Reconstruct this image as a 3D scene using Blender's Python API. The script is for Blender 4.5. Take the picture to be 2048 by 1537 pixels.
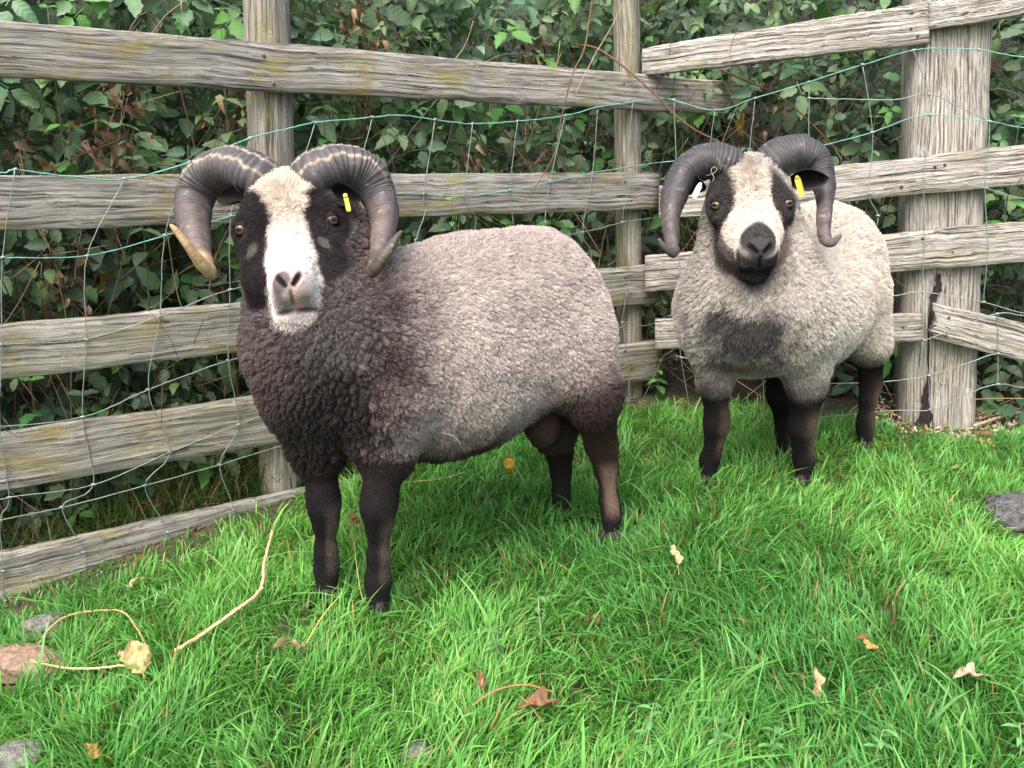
import bpy, math, random
import numpy as np
from mathutils import Vector, noise as mnoise
from mathutils.kdtree import KDTree

rng = np.random.default_rng(7)
random.seed(7)
sc = bpy.context.scene
for o in list(bpy.data.objects):
    bpy.data.objects.remove(o)

# ------------------------------------------------------------------ camera, sky, sun, exposure
FPX, PW, PH = 1600.0, 2048.0, 1537.0          # focal length and frame, in photograph pixels
CAM_H = 0.95
PITCH = math.radians(14.1)
cam_d = bpy.data.cameras.new('camera')
cam_d.sensor_width = 36.0
cam_d.lens = FPX / PW * 36.0
cam_d.clip_start = 0.02
cam_d.clip_end = 500.0
cam = bpy.data.objects.new('camera', cam_d)
cam.location = (0, 0, CAM_H)
cam.rotation_euler = (math.radians(90) - PITCH, 0, 0)
sc.collection.objects.link(cam)
sc.camera = cam

SUN_EL, SUN_AZ = math.radians(58), math.radians(205)   # azimuth clockwise from +Y: behind and left of the camera
world = bpy.data.worlds.new('World')
sc.world = world
world.use_nodes = True
wn = world.node_tree
bg = wn.nodes['Background']
sky = wn.nodes.new('ShaderNodeTexSky')
sky.sky_type = 'NISHITA'
sky.sun_disc = False
sky.sun_elevation = SUN_EL
sky.sun_rotation = SUN_AZ
sky.air_density = 1.0
sky.dust_density = 6.0
sky.ozone_density = 0.6
wn.links.new(sky.outputs[0], bg.inputs[0])
bg.inputs[1].default_value = 0.15
sun_d = bpy.data.lights.new('sun', 'SUN')
sun_d.energy = 1.2
sun_d.angle = math.radians(55)
sun_d.color = (1.0, 0.975, 0.94)
sun = bpy.data.objects.new('sun', sun_d)
sd = Vector((math.sin(SUN_AZ) * math.cos(SUN_EL), math.cos(SUN_AZ) * math.cos(SUN_EL), math.sin(SUN_EL)))
sun.rotation_euler = (-sd).to_track_quat('-Z', 'Y').to_euler()
sun.location = sd * 10
sc.collection.objects.link(sun)
vs = sc.view_settings
vs.view_transform = 'Standard'
vs.look = 'None'
vs.gamma = 1.0
vs.use_curve_mapping = False
vs.exposure = 1.2
sc.render.engine = 'CYCLES'
sc.cycles.max_bounces = 5
sc.cycles.diffuse_bounces = 2
sc.cycles.glossy_bounces = 2
sc.cycles.transmission_bounces = 3
sc.cycles.transparent_max_bounces = 4
sc.cycles.use_denoising = True

# ------------------------------------------------------------------ helpers
cp, sp = math.cos(PITCH), math.sin(PITCH)
CAMP = np.array([0, 0, CAM_H])
RGT, FWD, UPV = np.array([1., 0, 0]), np.array([0, cp, -sp]), np.array([0, sp, cp])


def P(px, py, d):
    """world point seen at a pixel of the photograph, d metres in front of the lens"""
    return CAMP + FWD * d + RGT * ((px - PW / 2) / FPX * d) - UPV * ((py - PH / 2) / FPX * d)


def ground_h(x, y):
    x = np.asarray(x, float); y = np.asarray(y, float)
    z = -0.03 + 0.0175 * (x + 1.216) + 0.0676 * (y - 1.82)
    z = z - 0.055 * (1 - np.clip((x + 1.25) / 0.6, 0, 1)) * (np.abs(y) < 8)
    z = z + 0.009 * np.sin(x * 3.1 + y * 1.7) + 0.006 * np.sin(x * 7.3 - y * 5.1 + 1.3)
    return z


def G(px, py, lift=0.0):
    """where the ray through a pixel meets the ground"""
    r = P(px, py, 1.0) - CAMP
    t = 0.9 / max(-r[2], 1e-3)
    for _ in range(12):
        q = CAMP + r * t
        t += (ground_h(q[0], q[1]) + lift - q[2]) / r[2] * 0.9
    return CAMP + r * t


def lin(r, g, b):
    c = np.array([r, g, b], float) / 255.0
    return np.where(c <= 0.04045, c / 12.92, ((c + 0.055) / 1.055) ** 2.4)


def new_mesh(name, V, tris=None, quads=None, polys=None, smooth=True):
    me = bpy.data.meshes.new(name)
    V = np.asarray(V, np.float32)
    if polys is not None:
        me.from_pydata([tuple(v) for v in V], [], polys)
    else:
        nt = 0 if tris is None else len(tris)
        nq = 0 if quads is None else len(quads)
        loops, tot = [], []
        if nt:
            loops.append(np.asarray(tris, np.int32).ravel()); tot.append(np.full(nt, 3, np.int32))
        if nq:
            loops.append(np.asarray(quads, np.int32).ravel()); tot.append(np.full(nq, 4, np.int32))
        loops = np.concatenate(loops); tot = np.concatenate(tot)
        me.vertices.add(len(V)); me.vertices.foreach_set('co', V.ravel())
        me.loops.add(len(loops)); me.loops.foreach_set('vertex_index', loops)
        me.polygons.add(len(tot))
        st = np.concatenate([[0], np.cumsum(tot)[:-1]]).astype(np.int32)
        me.polygons.foreach_set('loop_start', st)
        try:
            me.polygons.foreach_set('loop_total', tot)
        except Exception:
            pass
        me.update(calc_edges=True)
    if smooth:
        me.polygons.foreach_set('use_smooth', np.ones(len(me.polygons), bool))
    return me


def vcol(me, name, C):
    C = np.asarray(C, np.float32)
    a = me.attributes.new(name, 'FLOAT_COLOR', 'POINT')
    full = np.ones((len(C), 4), np.float32); full[:, :3] = C
    a.data.foreach_set('color', full.ravel())


def vvec(me, name, C):
    a = me.attributes.new(name, 'FLOAT_VECTOR', 'POINT')
    a.data.foreach_set('vector', np.asarray(C, np.float32).ravel())


def link(name, data, mat=None, parent=None, **props):
    o = bpy.data.objects.new(name, data)
    sc.collection.objects.link(o)
    if mat is not None and data is not None:
        if len(data.materials) == 0:
            data.materials.append(mat)
    if parent is not None:
        o.parent = parent
    for k, v in props.items():
        o[k] = v
    return o


def thing(name, loc, label, category, group=None):
    o = bpy.data.objects.new(name, None)
    o.empty_display_size = 0.05
    sc.collection.objects.link(o)
    o.location = tuple(float(c) for c in loc)
    o['label'] = label; o['category'] = category
    if group:
        o['group'] = group
    return o


def catmull(pts, n):
    """n points along a Catmull-Rom curve through pts (any number of columns)"""
    p = np.asarray(pts, float)
    p = np.vstack([2 * p[0] - p[1], p, 2 * p[-1] - p[-2]])
    seg = len(p) - 3
    t = np.linspace(0, seg, n)
    i = np.minimum(t.astype(int), seg - 1)
    f = (t - i)[:, None]
    a, b, c, d = p[i], p[i + 1], p[i + 2], p[i + 3]
    return 0.5 * (2 * b + (c - a) * f + (2 * a - 5 * b + 4 * c - d) * f ** 2 + (3 * b - a - 3 * c + d) * f ** 3)


def frames(c, up=np.array([0, 0, 1.])):
    t = np.gradient(c, axis=0)
    t /= np.linalg.norm(t, axis=1, keepdims=True) + 1e-9
    n = np.zeros_like(c); b = np.zeros_like(c)
    prev = np.cross(t[0], up)
    if np.linalg.norm(prev) < 1e-3:
        prev = np.array([1., 0, 0])
    for i in range(len(c)):
        v = prev - t[i] * (prev @ t[i])
        v /= np.linalg.norm(v) + 1e-9
        n[i] = v; b[i] = np.cross(t[i], v); prev = v
    return t, n, b


def tube(c, r, k=8, cap=True):
    """vertices and quads/tris of a tube along c with radii r"""
    c = np.asarray(c, float); m = len(c)
    r = np.broadcast_to(np.asarray(r, float), (m,)) if np.ndim(r) < 2 else r
    t, n, b = frames(c)
    a = np.linspace(0, 2 * math.pi, k, endpoint=False)
    if np.ndim(r) == 1:
        rr = np.repeat(r[:, None], k, 1)
    else:
        rr = r
    V = c[:, None] + rr[..., None] * (n[:, None] * np.cos(a)[None, :, None] + b[:, None] * np.sin(a)[None, :, None])
    V = V.reshape(-1, 3)
    i = np.arange(m - 1)[:, None] * k; j = np.arange(k)[None]
    j2 = (j + 1) % k
    Q = np.stack([i + j, i + j2, i + k + j2, i + k + j], -1).reshape(-1, 4)
    T = []
    if cap:
        V = np.vstack([V, c[0], c[-1]])
        e0, e1 = m * k, m * k + 1
        for q in range(k):
            T.append((e0, (q + 1) % k, q)); T.append((e1, (m - 1) * k + q, (m - 1) * k + (q + 1) % k))
    return V, Q, np.array(T, int).reshape(-1, 3)


def merge(parts):
    Vs, Qs, Ts, o = [], [], [], 0
    for V, Q, T in parts:
        Vs.append(V)
        if Q is not None and len(Q): Qs.append(np.asarray(Q) + o)
        if T is not None and len(T): Ts.append(np.asarray(T) + o)
        o += len(V)
    return np.vstack(Vs), (np.vstack(Qs) if Qs else None), (np.vstack(Ts) if Ts else None)


def fnoise(p, s):
    return np.array([mnoise.noise((a * s, b * s, c * s)) for a, b, c in np.asarray(p, float)])


def unit(v):
    v = np.asarray(v, float)
    return v / (np.linalg.norm(v, axis=-1, keepdims=True) + 1e-12)


# ------------------------------------------------------------------ materials
class NT:
    def __init__(self, name):
        self.m = bpy.data.materials.new(name); self.m.use_nodes = True
        self.t = self.m.node_tree; self.t.nodes.clear()
        self.out = self.t.nodes.new('ShaderNodeOutputMaterial')

    def n(self, typ, **kw):
        nd = self.t.nodes.new('ShaderNode' + typ)
        for k, v in kw.items():
            if k.startswith('i_'):
                key = k[2:]
                key = int(key) if key.isdigit() else key.replace('_', ' ')
                s = nd.inputs[key]
                if isinstance(v, bpy.types.NodeSocket):
                    self.t.links.new(v, s)
                else:
                    if isinstance(v, (tuple, list, np.ndarray)) and len(v) == 3 and s.type == 'RGBA':
                        v = tuple(float(x) for x in v) + (1,)
                    s.default_value = v
            else:
                setattr(nd, k, v)
        return nd

    def ramp(self, fac, stops):
        nd = self.t.nodes.new('ShaderNodeValToRGB')
        el = nd.color_ramp.elements
        while len(el) < len(stops): el.new(0.5)
        for e, (p, c) in zip(el, stops):
            e.position = p
            e.color = (float(c[0]), float(c[1]), float(c[2]), 1) if np.ndim(c) else (c, c, c, 1)
        self.t.links.new(fac, nd.inputs[0])
        return nd.outputs[0]

    def mix(self, fac, a, b, mode='MIX'):
        nd = self.t.nodes.new('ShaderNodeMix'); nd.data_type = 'RGBA'; nd.blend_type = mode
        for s, v in ((nd.inputs[0], fac), (nd.inputs[6], a), (nd.inputs[7], b)):
            if isinstance(v, bpy.types.NodeSocket): self.t.links.new(v, s)
            elif np.ndim(v): s.default_value = (float(v[0]), float(v[1]), float(v[2]), 1)
            else: s.default_value = v
        return nd.outputs[2]

    def math(self, op, a, b=0.0):
        nd = self.t.nodes.new('ShaderNodeMath'); nd.operation = op
        for s, v in ((nd.inputs[0], a), (nd.inputs[1], b)):
            if isinstance(v, bpy.types.NodeSocket): self.t.links.new(v, s)
            else: s.default_value = v
        return nd.outputs[0]

    def surf(self, s):
        self.t.links.new(s, self.out.inputs[0]); return self.m


def attr(t, name):
    return t.n('Attribute', attribute_name=name)


def mat_vcol(name, rough=0.8, spec=0.2, bump=None, attrname='col', coat=0.0):
    t = NT(name)
    c = attr(t, attrname)
    b = t.n('BsdfPrincipled', i_Base_Color=c.outputs['Color'], i_Roughness=rough)
    b.inputs['Specular IOR Level'].default_value = spec
    b.inputs['Coat Weight'].default_value = coat
    if bump:
        co = t.n('TexCoord')
        nz = t.n('TexNoise', i_Vector=co.outputs['Object'], i_Scale=bump[0], i_Detail=4.0)
        bp = t.n('Bump', i_Height=nz.outputs[0], i_Strength=bump[1], i_Distance=bump[2])
        t.t.links.new(bp.outputs[0], b.inputs['Normal'])
    return t.surf(b.outputs[0])


def mat_leaf(name, trans=0.3, rough=0.5, veins=True):
    t = NT(name)
    c = attr(t, 'col').outputs['Color']
    oi = t.n('ObjectInfo')
    hs = t.n('HueSaturation', i_Color=c)
    t.t.links.new(t.math('MULTIPLY_ADD', oi.outputs['Random'], 0.0), hs.inputs['Hue'])
    hs.inputs['Hue'].default_value = 0.5
    for l in list(t.t.links):
        if l.to_socket == hs.inputs['Hue']: t.t.links.remove(l)
    mr = t.n('MapRange', i_Value=oi.outputs['Random']); mr.inputs[3].default_value = 0.6; mr.inputs[4].default_value = 1.35
    t.t.links.new(mr.outputs[0], hs.inputs['Value'])
    col = hs.outputs[0]
    co = t.n('TexCoord')
    nz = t.n('TexNoise', i_Vector=co.outputs['Object'], i_Scale=45.0, i_Detail=3.0)
    col = t.mix(0.35, col, t.ramp(nz.outputs[0], [(0.3, (0.3, 0.3, 0.3)), (0.7, (0.8, 0.8, 0.8))]), 'OVERLAY')
    b = t.n('BsdfPrincipled', i_Base_Color=col, i_Roughness=rough)
    b.inputs['Specular IOR Level'].default_value = 0.35
    if veins:
        lc = attr(t, 'leafco').outputs['Vector']
        sx = t.n('SeparateXYZ', i_0=lc)
        ax = t.math('ABSOLUTE', sx.outputs[0])
        ph = t.math('SUBTRACT', t.math('MULTIPLY', sx.outputs[1], 36.0), t.math('MULTIPLY', ax, 30.0))
        vn = t.math('SINE', ph)
        bp = t.n('Bump', i_Height=vn, i_Strength=0.3, i_Distance=0.0008)
        t.t.links.new(bp.outputs[0], b.inputs['Normal'])
    tr = t.n('BsdfTranslucent', i_Color=t.mix(1.0, col, (1.0, 1.0, 0.45), 'MULTIPLY'))
    mx = t.n('MixShader', i_0=trans)
    t.t.links.new(b.outputs[0], mx.inputs[1]); t.t.links.new(tr.outputs[0], mx.inputs[2])
    return t.surf(mx.outputs[0])


def mat_grass():
    t = NT('grass_blade')
    c = attr(t, 'col').outputs['Color']
    b = t.n('BsdfPrincipled', i_Base_Color=c, i_Roughness=0.45)
    b.inputs['Specular IOR Level'].default_value = 0.4
    tr = t.n('BsdfTranslucent', i_Color=t.mix(1.0, c, (1.0, 1.0, 0.5), 'MULTIPLY'))
    mx = t.n('MixShader', i_0=0.42)
    t.t.links.new(b.outputs[0], mx.inputs[1]); t.t.links.new(tr.outputs[0], mx.inputs[2])
    return t.surf(mx.outputs[0])


def mat_wood(name, light, mid, dark, lichen=0.5, groove=1.0, algae=0.4, fine=1.0):
    """weathered softwood; 'gco' = along the board, across it, through it (metres) plus a random shift"""
    t = NT(name)
    g = attr(t, 'gco').outputs['Vector']
    warp = t.n('TexNoise', i_Vector=t.n('Mapping', i_Vector=g, i_Scale=(3.0, 9.0, 9.0)).outputs[0], i_Scale=1.0, i_Detail=2.0)
    wv = t.n('VectorMath', operation='SCALE', i_0=warp.outputs['Color']); wv.inputs['Scale'].default_value = 0.03
    gw = t.n('VectorMath', operation='ADD', i_0=g, i_1=wv.outputs[0])
    # knots swirl the grain
    kv = t.n('TexVoronoi', i_Vector=t.n('Mapping', i_Vector=g, i_Scale=(3.2, 7.0, 7.0)).outputs[0], i_Scale=1.0)
    kd = t.ramp(kv.outputs['Distance'], [(0.0, 1.0), (0.24, 0.0)])
    g2 = t.n('Mapping', i_Vector=gw.outputs[0], i_Scale=(6.0, 300.0 * fine, 300.0 * fine))
    ks = t.n('VectorMath', operation='SCALE', i_0=kv.outputs['Position']); ks.inputs['Scale'].default_value = 0.0
    n1 = t.n('TexNoise', i_Vector=g2.outputs[0], i_Scale=1.0, i_Detail=3.0, i_Roughness=0.6)
    g3 = t.n('Mapping', i_Vector=gw.outputs[0], i_Scale=(2.6, 135.0 * fine, 135.0 * fine))
    n2 = t.n('TexNoise', i_Vector=g3.outputs[0], i_Scale=1.0, i_Detail=2.0)
    rings = t.n('TexWave', i_Vector=t.n('Mapping', i_Vector=gw.outputs[0], i_Scale=(0.55, 8.5, 8.5)).outputs[0],
                i_Scale=2.1 * fine, i_Distortion=7.0, i_Detail=2.0)
    rings.inputs['Detail Scale'].default_value = 0.6
    rings.bands_direction = 'Y'
    gr = t.math('ADD', t.math('MULTIPLY', n1.outputs[0], 0.42), t.math('MULTIPLY', n2.outputs[0], 0.58))
    gr = t.math('ADD', gr, t.math('MULTIPLY', t.math('SUBTRACT', rings.outputs['Fac'], 0.5), 0.10))
    st = t.n('TexNoise', i_Vector=t.n('Mapping', i_Vector=gw.outputs[0], i_Scale=(11.0, 430.0 * fine, 430.0 * fine)).outputs[0], i_Scale=1.0, i_Detail=2.0, i_Roughness=0.7)
    streak = t.ramp(st.outputs[0], [(0.34, 1.0), (0.47, 0.0)])
    ck = t.n('TexNoise', i_Vector=t.n('Mapping', i_Vector=gw.outputs[0], i_Scale=(3.5, 150.0 * fine, 150.0 * fine), i_Location=(3.0, 7.0, 1.0)).outputs[0], i_Scale=1.0, i_Detail=3.0, i_Roughness=0.6)
    crack = t.ramp(ck.outputs[0], [(0.30, 1.0), (0.385, 0.0)])
    col = t.ramp(gr, [(0.35, dark), (0.46, mid), (0.64, light)])
    col = t.mix(t.math('MULTIPLY', streak, 0.55), col, dark)
    col = t.mix(t.math('MULTIPLY', crack, 0.9), col, np.asarray(dark) * 0.45)
    # broad weather patches
    pn = t.n('TexNoise', i_Vector=t.n('Mapping', i_Vector=g, i_Scale=(5.0, 16.0, 16.0)).outputs[0], i_Scale=1.0, i_Detail=4.0)
    col = t.mix(0.5, col, t.ramp(pn.outputs[0], [(0.3, (0.3, 0.3, 0.3)), (0.7, (0.68, 0.67, 0.65))]), 'OVERLAY')
    ln = t.n('TexNoise', i_Vector=t.n('Mapping', i_Vector=g, i_Scale=(7.0, 13.0, 13.0), i_Location=(4.3, 1.1, 2.0)).outputs[0], i_Scale=1.0, i_Detail=5.0, i_Roughness=0.65)
    lf = t.ramp(ln.outputs[0], [(0.52, 0.0), (0.66, 1.0)])
    col = t.mix(t.math('MULTIPLY', lf, lichen), col, lin(150, 140, 62))
    an = t.n('TexNoise', i_Vector=t.n('Mapping', i_Vector=g, i_Scale=(3.0, 10.0, 10.0), i_Location=(9.3, 5.1, 2.0)).outputs[0], i_Scale=1.0, i_Detail=4.0)
    af = t.ramp(an.outputs[0], [(0.50, 0.0), (0.68, 1.0)])
    col = t.mix(t.math('MULTIPLY', af, algae), col, lin(128, 128, 88))
    # pale crust lichen flecks
    cv = t.n('TexNoise', i_Vector=g, i_Scale=170.0, i_Detail=2.0)
    cf = t.math('MULTIPLY', t.ramp(cv.outputs[0], [(0.60, 0.0), (0.66, 1.0)]), t.ramp(pn.outputs[0], [(0.45, 0.0), (0.6, 1.0)]))
    col = t.mix(t.math('MULTIPLY', cf, 0.55), col, lin(205, 200, 184))
    col = t.mix(t.math('MULTIPLY', t.ramp(kv.outputs['Distance'], [(0.0, 1.0), (0.11, 0.0)]), 0.55), col, lin(82, 72, 60))
    b = t.n('BsdfPrincipled', i_Base_Color=col, i_Roughness=0.9)
    b.inputs['Specular IOR Level'].default_value = 0.15
    hgt = t.math('ADD', t.math('MULTIPLY', gr, 0.55), t.math('MULTIPLY', cf, 0.12))
    hgt = t.math('SUBTRACT', hgt, t.math('ADD', t.math('MULTIPLY', streak, 0.18), t.math('MULTIPLY', crack, 0.45)))
    bp = t.n('Bump', i_Height=hgt, i_Strength=1.0 * groove, i_Distance=0.005)
    t.t.links.new(bp.outputs[0], b.inputs['Normal'])
    return t.surf(b.outputs[0])


def mat_simple(name, c, rough=0.7, spec=0.3, metal=0.0, var=0.0, scale=30.0, bump=0.0):
    t = NT(name)
    col = None
    b = t.n('BsdfPrincipled', i_Base_Color=tuple(c), i_Roughness=rough, i_Metallic=metal)
    b.inputs['Specular IOR Level'].default_value = spec
    if var or bump:
        co = t.n('TexCoord')
        nz = t.n('TexNoise', i_Vector=co.outputs['Object'], i_Scale=scale, i_Detail=5.0)
        if var:
            cc = np.asarray(c)
            col = t.ramp(nz.outputs[0], [(0.3, cc * (1 - var)), (0.7, np.minimum(cc * (1 + var), 1))])
            t.t.links.new(col, b.inputs['Base Color'])
        if bump:
            bp = t.n('Bump', i_Height=nz.outputs[0], i_Strength=0.7, i_Distance=bump)
            t.t.links.new(bp.outputs[0], b.inputs['Normal'])
    return t.surf(b.outputs[0])


def mat_fur(name):
    t = NT(name)
    c = attr(t, 'col').outputs['Color']
    b = t.n('BsdfPrincipled', i_Base_Color=c, i_Roughness=0.75)
    b.inputs['Specular IOR Level'].default_value = 0.12
    return t.surf(b.outputs[0])


M_WOOD = mat_wood('weathered_rail_wood', lin(188, 185, 179), lin(147, 143, 137), lin(80, 76, 71), lichen=0.55, algae=0.32)
M_WOOD2 = mat_wood('silvered_rail_wood', lin(208, 205, 200), lin(164, 160, 154), lin(72, 67, 63), lichen=0.28, algae=0.12, groove=1.5, fine=1.05)
M_POST = mat_wood('round_post_wood', lin(182, 178, 168), lin(146, 142, 131), lin(92, 87, 78), lichen=0.35, algae=0.6)
M_GATE = mat_wood('gatepost_wood', lin(206, 203, 197), lin(170, 166, 159), lin(86, 81, 76), lichen=0.2, algae=0.18, groove=1.2, fine=1.5)
M_WIRE = mat_simple('galvanised_wire', lin(138, 152, 147), rough=0.45, spec=0.5, metal=0.35, var=0.25, scale=60)
M_WIRET = mat_simple('teal_coated_wire', lin(112, 172, 160), rough=0.5, spec=0.5, metal=0.1, var=0.3, scale=40)
M_GRASS = mat_grass()
M_LEAF = mat_leaf('bramble_leaf', rough=0.42)
M_LEAFB = mat_leaf('hedge_leaf_mass', trans=0.2)
M_DEADLEAF = mat_leaf('dead_leaf', trans=0.15, rough=0.8)
M_CANE = mat_vcol('cane_bark', rough=0.75, bump=(160, 0.5, 0.002))
M_FUR = mat_fur('sheep_fur')
M_SKIN = mat_vcol('sheep_skin', rough=0.85, spec=0.15, bump=(110, 0.8, 0.006))
M_HORN = mat_vcol('ridged_horn', rough=0.55, spec=0.35, bump=(90, 0.35, 0.0015))
M_NOSE = mat_vcol('wet_nose', rough=0.45, spec=0.4)
M_EYE = mat_vcol('amber_eye', rough=0.08, spec=0.6, coat=0.6)
M_HOOF = mat_simple('dark_hoof', lin(48, 44, 42), rough=0.6, var=0.3, bump=0.002)
M_STONE = mat_simple('grey_field_stone', lin(118, 116, 112), rough=0.9, spec=0.2, var=0.5, scale=70, bump=0.02)
M_DARKSTONE = mat_simple('dark_slate_rock', lin(92, 91, 94), rough=0.85, spec=0.25, var=0.6, scale=55, bump=0.03)
M_TAGY = mat_simple('yellow_tag_plastic', lin(204, 182, 66), rough=0.45, spec=0.4)
M_TAGW = mat_simple('white_tag_plastic', lin(222, 222, 212), rough=0.45, spec=0.4)
M_RUST = mat_simple('rusty_nail', lin(96, 84, 76), rough=0.7, metal=0.4, var=0.3, scale=200)

# ------------------------------------------------------------------ fence planes
class Plane:
    def __init__(s, a, b):
        s.a = np.array([a[0], a[1], 0.]); d = np.array([b[0] - a[0], b[1] - a[1], 0.])
        s.u = d / np.linalg.norm(d)
        s.n = np.array([s.u[1], -s.u[0], 0.])
        if s.n @ (CAMP - s.a) < 0: s.n = -s.n

    def at(s, px, py, off=0.0):
        r = P(px, py, 1.0) - CAMP
        a = s.a + s.n * off
        t = ((a - CAMP) @ s.n) / (r @ s.n)
        return CAMP + r * t

    def behind(s, x, y):
        return -((x - s.a[0]) * s.n[0] + (y - s.a[1]) * s.n[1])


CORN_L = P(1258, 365, 3.0)
PL = Plane(P(0, 365, 1.90), CORN_L)
PR = Plane(P(1290, 365, 3.02), P(1865, 365, 2.75))


def behind(x, y):
    return np.maximum(PL.behind(x, y), PR.behind(x, y))


def sstep(a, b, x):
    t = np.clip((x - a) / (b - a), 0, 1)
    return t * t * (3 - 2 * t)


def terrain_h(x, y):
    b = behind(np.asarray(x, float), np.asarray(y, float))
    return ground_h(x, y) * (1 - 0.75 * sstep(6, 20, np.hypot(x, y))) + 2.3 * sstep(0.75, 2.6, b) * (1 - sstep(9, 16, b)) + 0.03 * sstep(0.05, 0.4, b)


def axis_pts(lo, hi, flo, fhi, step):
    a = np.arange(flo, fhi + 1e-6, step)
    left = flo - np.geomspace(step, flo - lo, 24) if flo > lo else np.array([])
    right = fhi + np.geomspace(step, hi - fhi, 24)
    return np.concatenate([left[::-1], a, right])


gx = axis_pts(-150, 150, -2.6, 3.4, 0.04)
gy = axis_pts(-150, 150, 0.4, 4.6, 0.04)
X, Y = np.meshgrid(gx, gy)
Z = terrain_h(X, Y)
Z = Z + 0.006 * np.sin(X * 31 + 2 * np.sin(Y * 23)) * np.sin(Y * 37)
nv = len(gx)
idx = np.arange(len(gx) * len(gy)).reshape(len(gy), nv)
Q = np.stack([idx[:-1, :-1], idx[:-1, 1:], idx[1:, 1:], idx[1:, :-1]], -1).reshape(-1, 4)
me = new_mesh('ground', np.stack([X, Y, Z], -1).reshape(-1, 3), quads=Q)
t = NT('soil_and_turf')
co = t.n('TexCoord')
n1 = t.n('TexNoise', i_Vector=co.outputs['Object'], i_Scale=9.0, i_Detail=6.0)
n2 = t.n('TexNoise', i_Vector=co.outputs['Object'], i_Scale=70.0, i_Detail=5.0)
c1 = t.ramp(n2.outputs[0], [(0.3, lin(44, 38, 26)), (0.55, lin(82, 70, 48)), (0.75, lin(120, 104, 74))])
c2 = t.ramp(n2.outputs[0], [(0.3, lin(34, 52, 20)), (0.7, lin(62, 92, 36))])
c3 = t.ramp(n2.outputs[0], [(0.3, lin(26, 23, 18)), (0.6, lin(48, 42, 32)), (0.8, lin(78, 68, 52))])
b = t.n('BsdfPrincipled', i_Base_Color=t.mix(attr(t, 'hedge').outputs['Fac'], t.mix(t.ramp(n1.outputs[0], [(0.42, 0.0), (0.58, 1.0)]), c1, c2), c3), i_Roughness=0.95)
bp = t.n('Bump', i_Height=n2.outputs[0], i_Strength=0.9, i_Distance=0.02)
t.t.links.new(bp.outputs[0], b.inputs['Normal'])
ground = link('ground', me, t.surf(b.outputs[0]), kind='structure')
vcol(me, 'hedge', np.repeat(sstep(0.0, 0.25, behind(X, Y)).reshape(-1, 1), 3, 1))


# ------------------------------------------------------------------ boards, posts
def board_mesh(name, tl, tr, br, bl, nrm, thick, seg=36, rough=0.0016, seed=0, ragged=None):
    """a sawn board: front face corners in world space, worn edges, a little warp; ragged = splintered start"""
    r = np.random.default_rng(seed)
    s = np.linspace(0, 1, seg + 1)
    top = tl[None] + (tr - tl)[None] * s[:, None]
    bot = bl[None] + (br - bl)[None] * s[:, None]
    L = np.linalg.norm(tr - tl)
    # smooth wobble of both edges
    def wob(a):
        f = r.uniform(2, 9, 4); ph = r.uniform(0, 6.28, 4); am = r.uniform(0.3, 1, 4)
        return a * sum(am[i] * np.sin(f[i] * s * L * 2.2 + ph[i]) for i in range(4)) / 2 + r.normal(0, a * 0.35, seg + 1)
    upd = unit(tl - bl)
    top = top + upd * wob(0.0022)[:, None]
    bot = bot + upd * wob(0.0022)[:, None]
    warp = wob(0.002)
    w = np.linalg.norm(top - bot, axis=1)
    e = 0.0035
    cols = []
    prof = [(0.0, e), (e, 0.0)] + [(None, q) for q in (0.2, 0.4, 0.6, 0.8)] + [(-e, 0.0), (0.0, e)]
    # ring: front top -> front bottom -> back bottom -> back top
    ring = []
    def pt(fr, dep):
        return bot + (top - bot) * fr[:, None] + nrm * (warp - dep)[:, None] if np.ndim(fr) else bot + (top - bot) * fr + nrm * (warp - dep)[:, None]
    one = np.ones(seg + 1)
    fe = e / w
    fr_list = [(1 - 0 * fe, e), (1 - fe, 0), (one * 0.8, 0), (one * 0.6, 0), (one * 0.4, 0), (one * 0.2, 0), (fe, 0), (0 * fe, e),
               (0 * fe, thick - e), (fe, thick), (1 - fe, thick), (1 - 0 * fe, thick - e)]
    g = []
    for k, (fr, dep) in enumerate(fr_list):
        d = np.full(seg + 1, float(dep))
        if 1 <= k <= 6: d = d + r.normal(0, rough * 0.5, seg + 1)
        p = bot + (top - bot) * fr[:, None] + nrm[None] * (warp - d)[:, None]
        if ragged is not None and 0 <= k <= 7:
            pass
        ring.append(p)
        g.append(np.stack([s * L, fr * w, d], -1))
    k = len(ring)
    V = np.stack(ring, 1); Gc = np.stack(g, 1)
    if ragged:
        ax = unit(tr - tl)
        for j in range(k):
            fr = fr_list[j][0][0]
            V[0, j] += ax * ragged * (0.5 + 0.5 * math.sin(fr * 23.0) + 0.3 * math.sin(fr * 51 + 1))
    V = V.reshape(-1, 3); Gc = Gc.reshape(-1, 3)
    i = np.arange(seg)[:, None] * k; j = np.arange(k)[None]; j2 = (j + 1) % k
    Qd = np.stack([i + j, i + k + j, i + k + j2, i + j2], -1).reshape(-1, 4)
    c0, c1 = V[:k].mean(0), V[-k:].mean(0)
    V = np.vstack([V, c0, c1]); Gc = np.vstack([Gc, Gc[:k].mean(0), Gc[-k:].mean(0)])
    T = []
    m = seg * k
    for q in range(k):
        T.append((len(V) - 2, q, (q + 1) % k)); T.append((len(V) - 1, m + (q + 1) % k, m + q))
    me = new_mesh(name, V, tris=T, quads=Qd, smooth=False)
    return V, Gc, me


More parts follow.
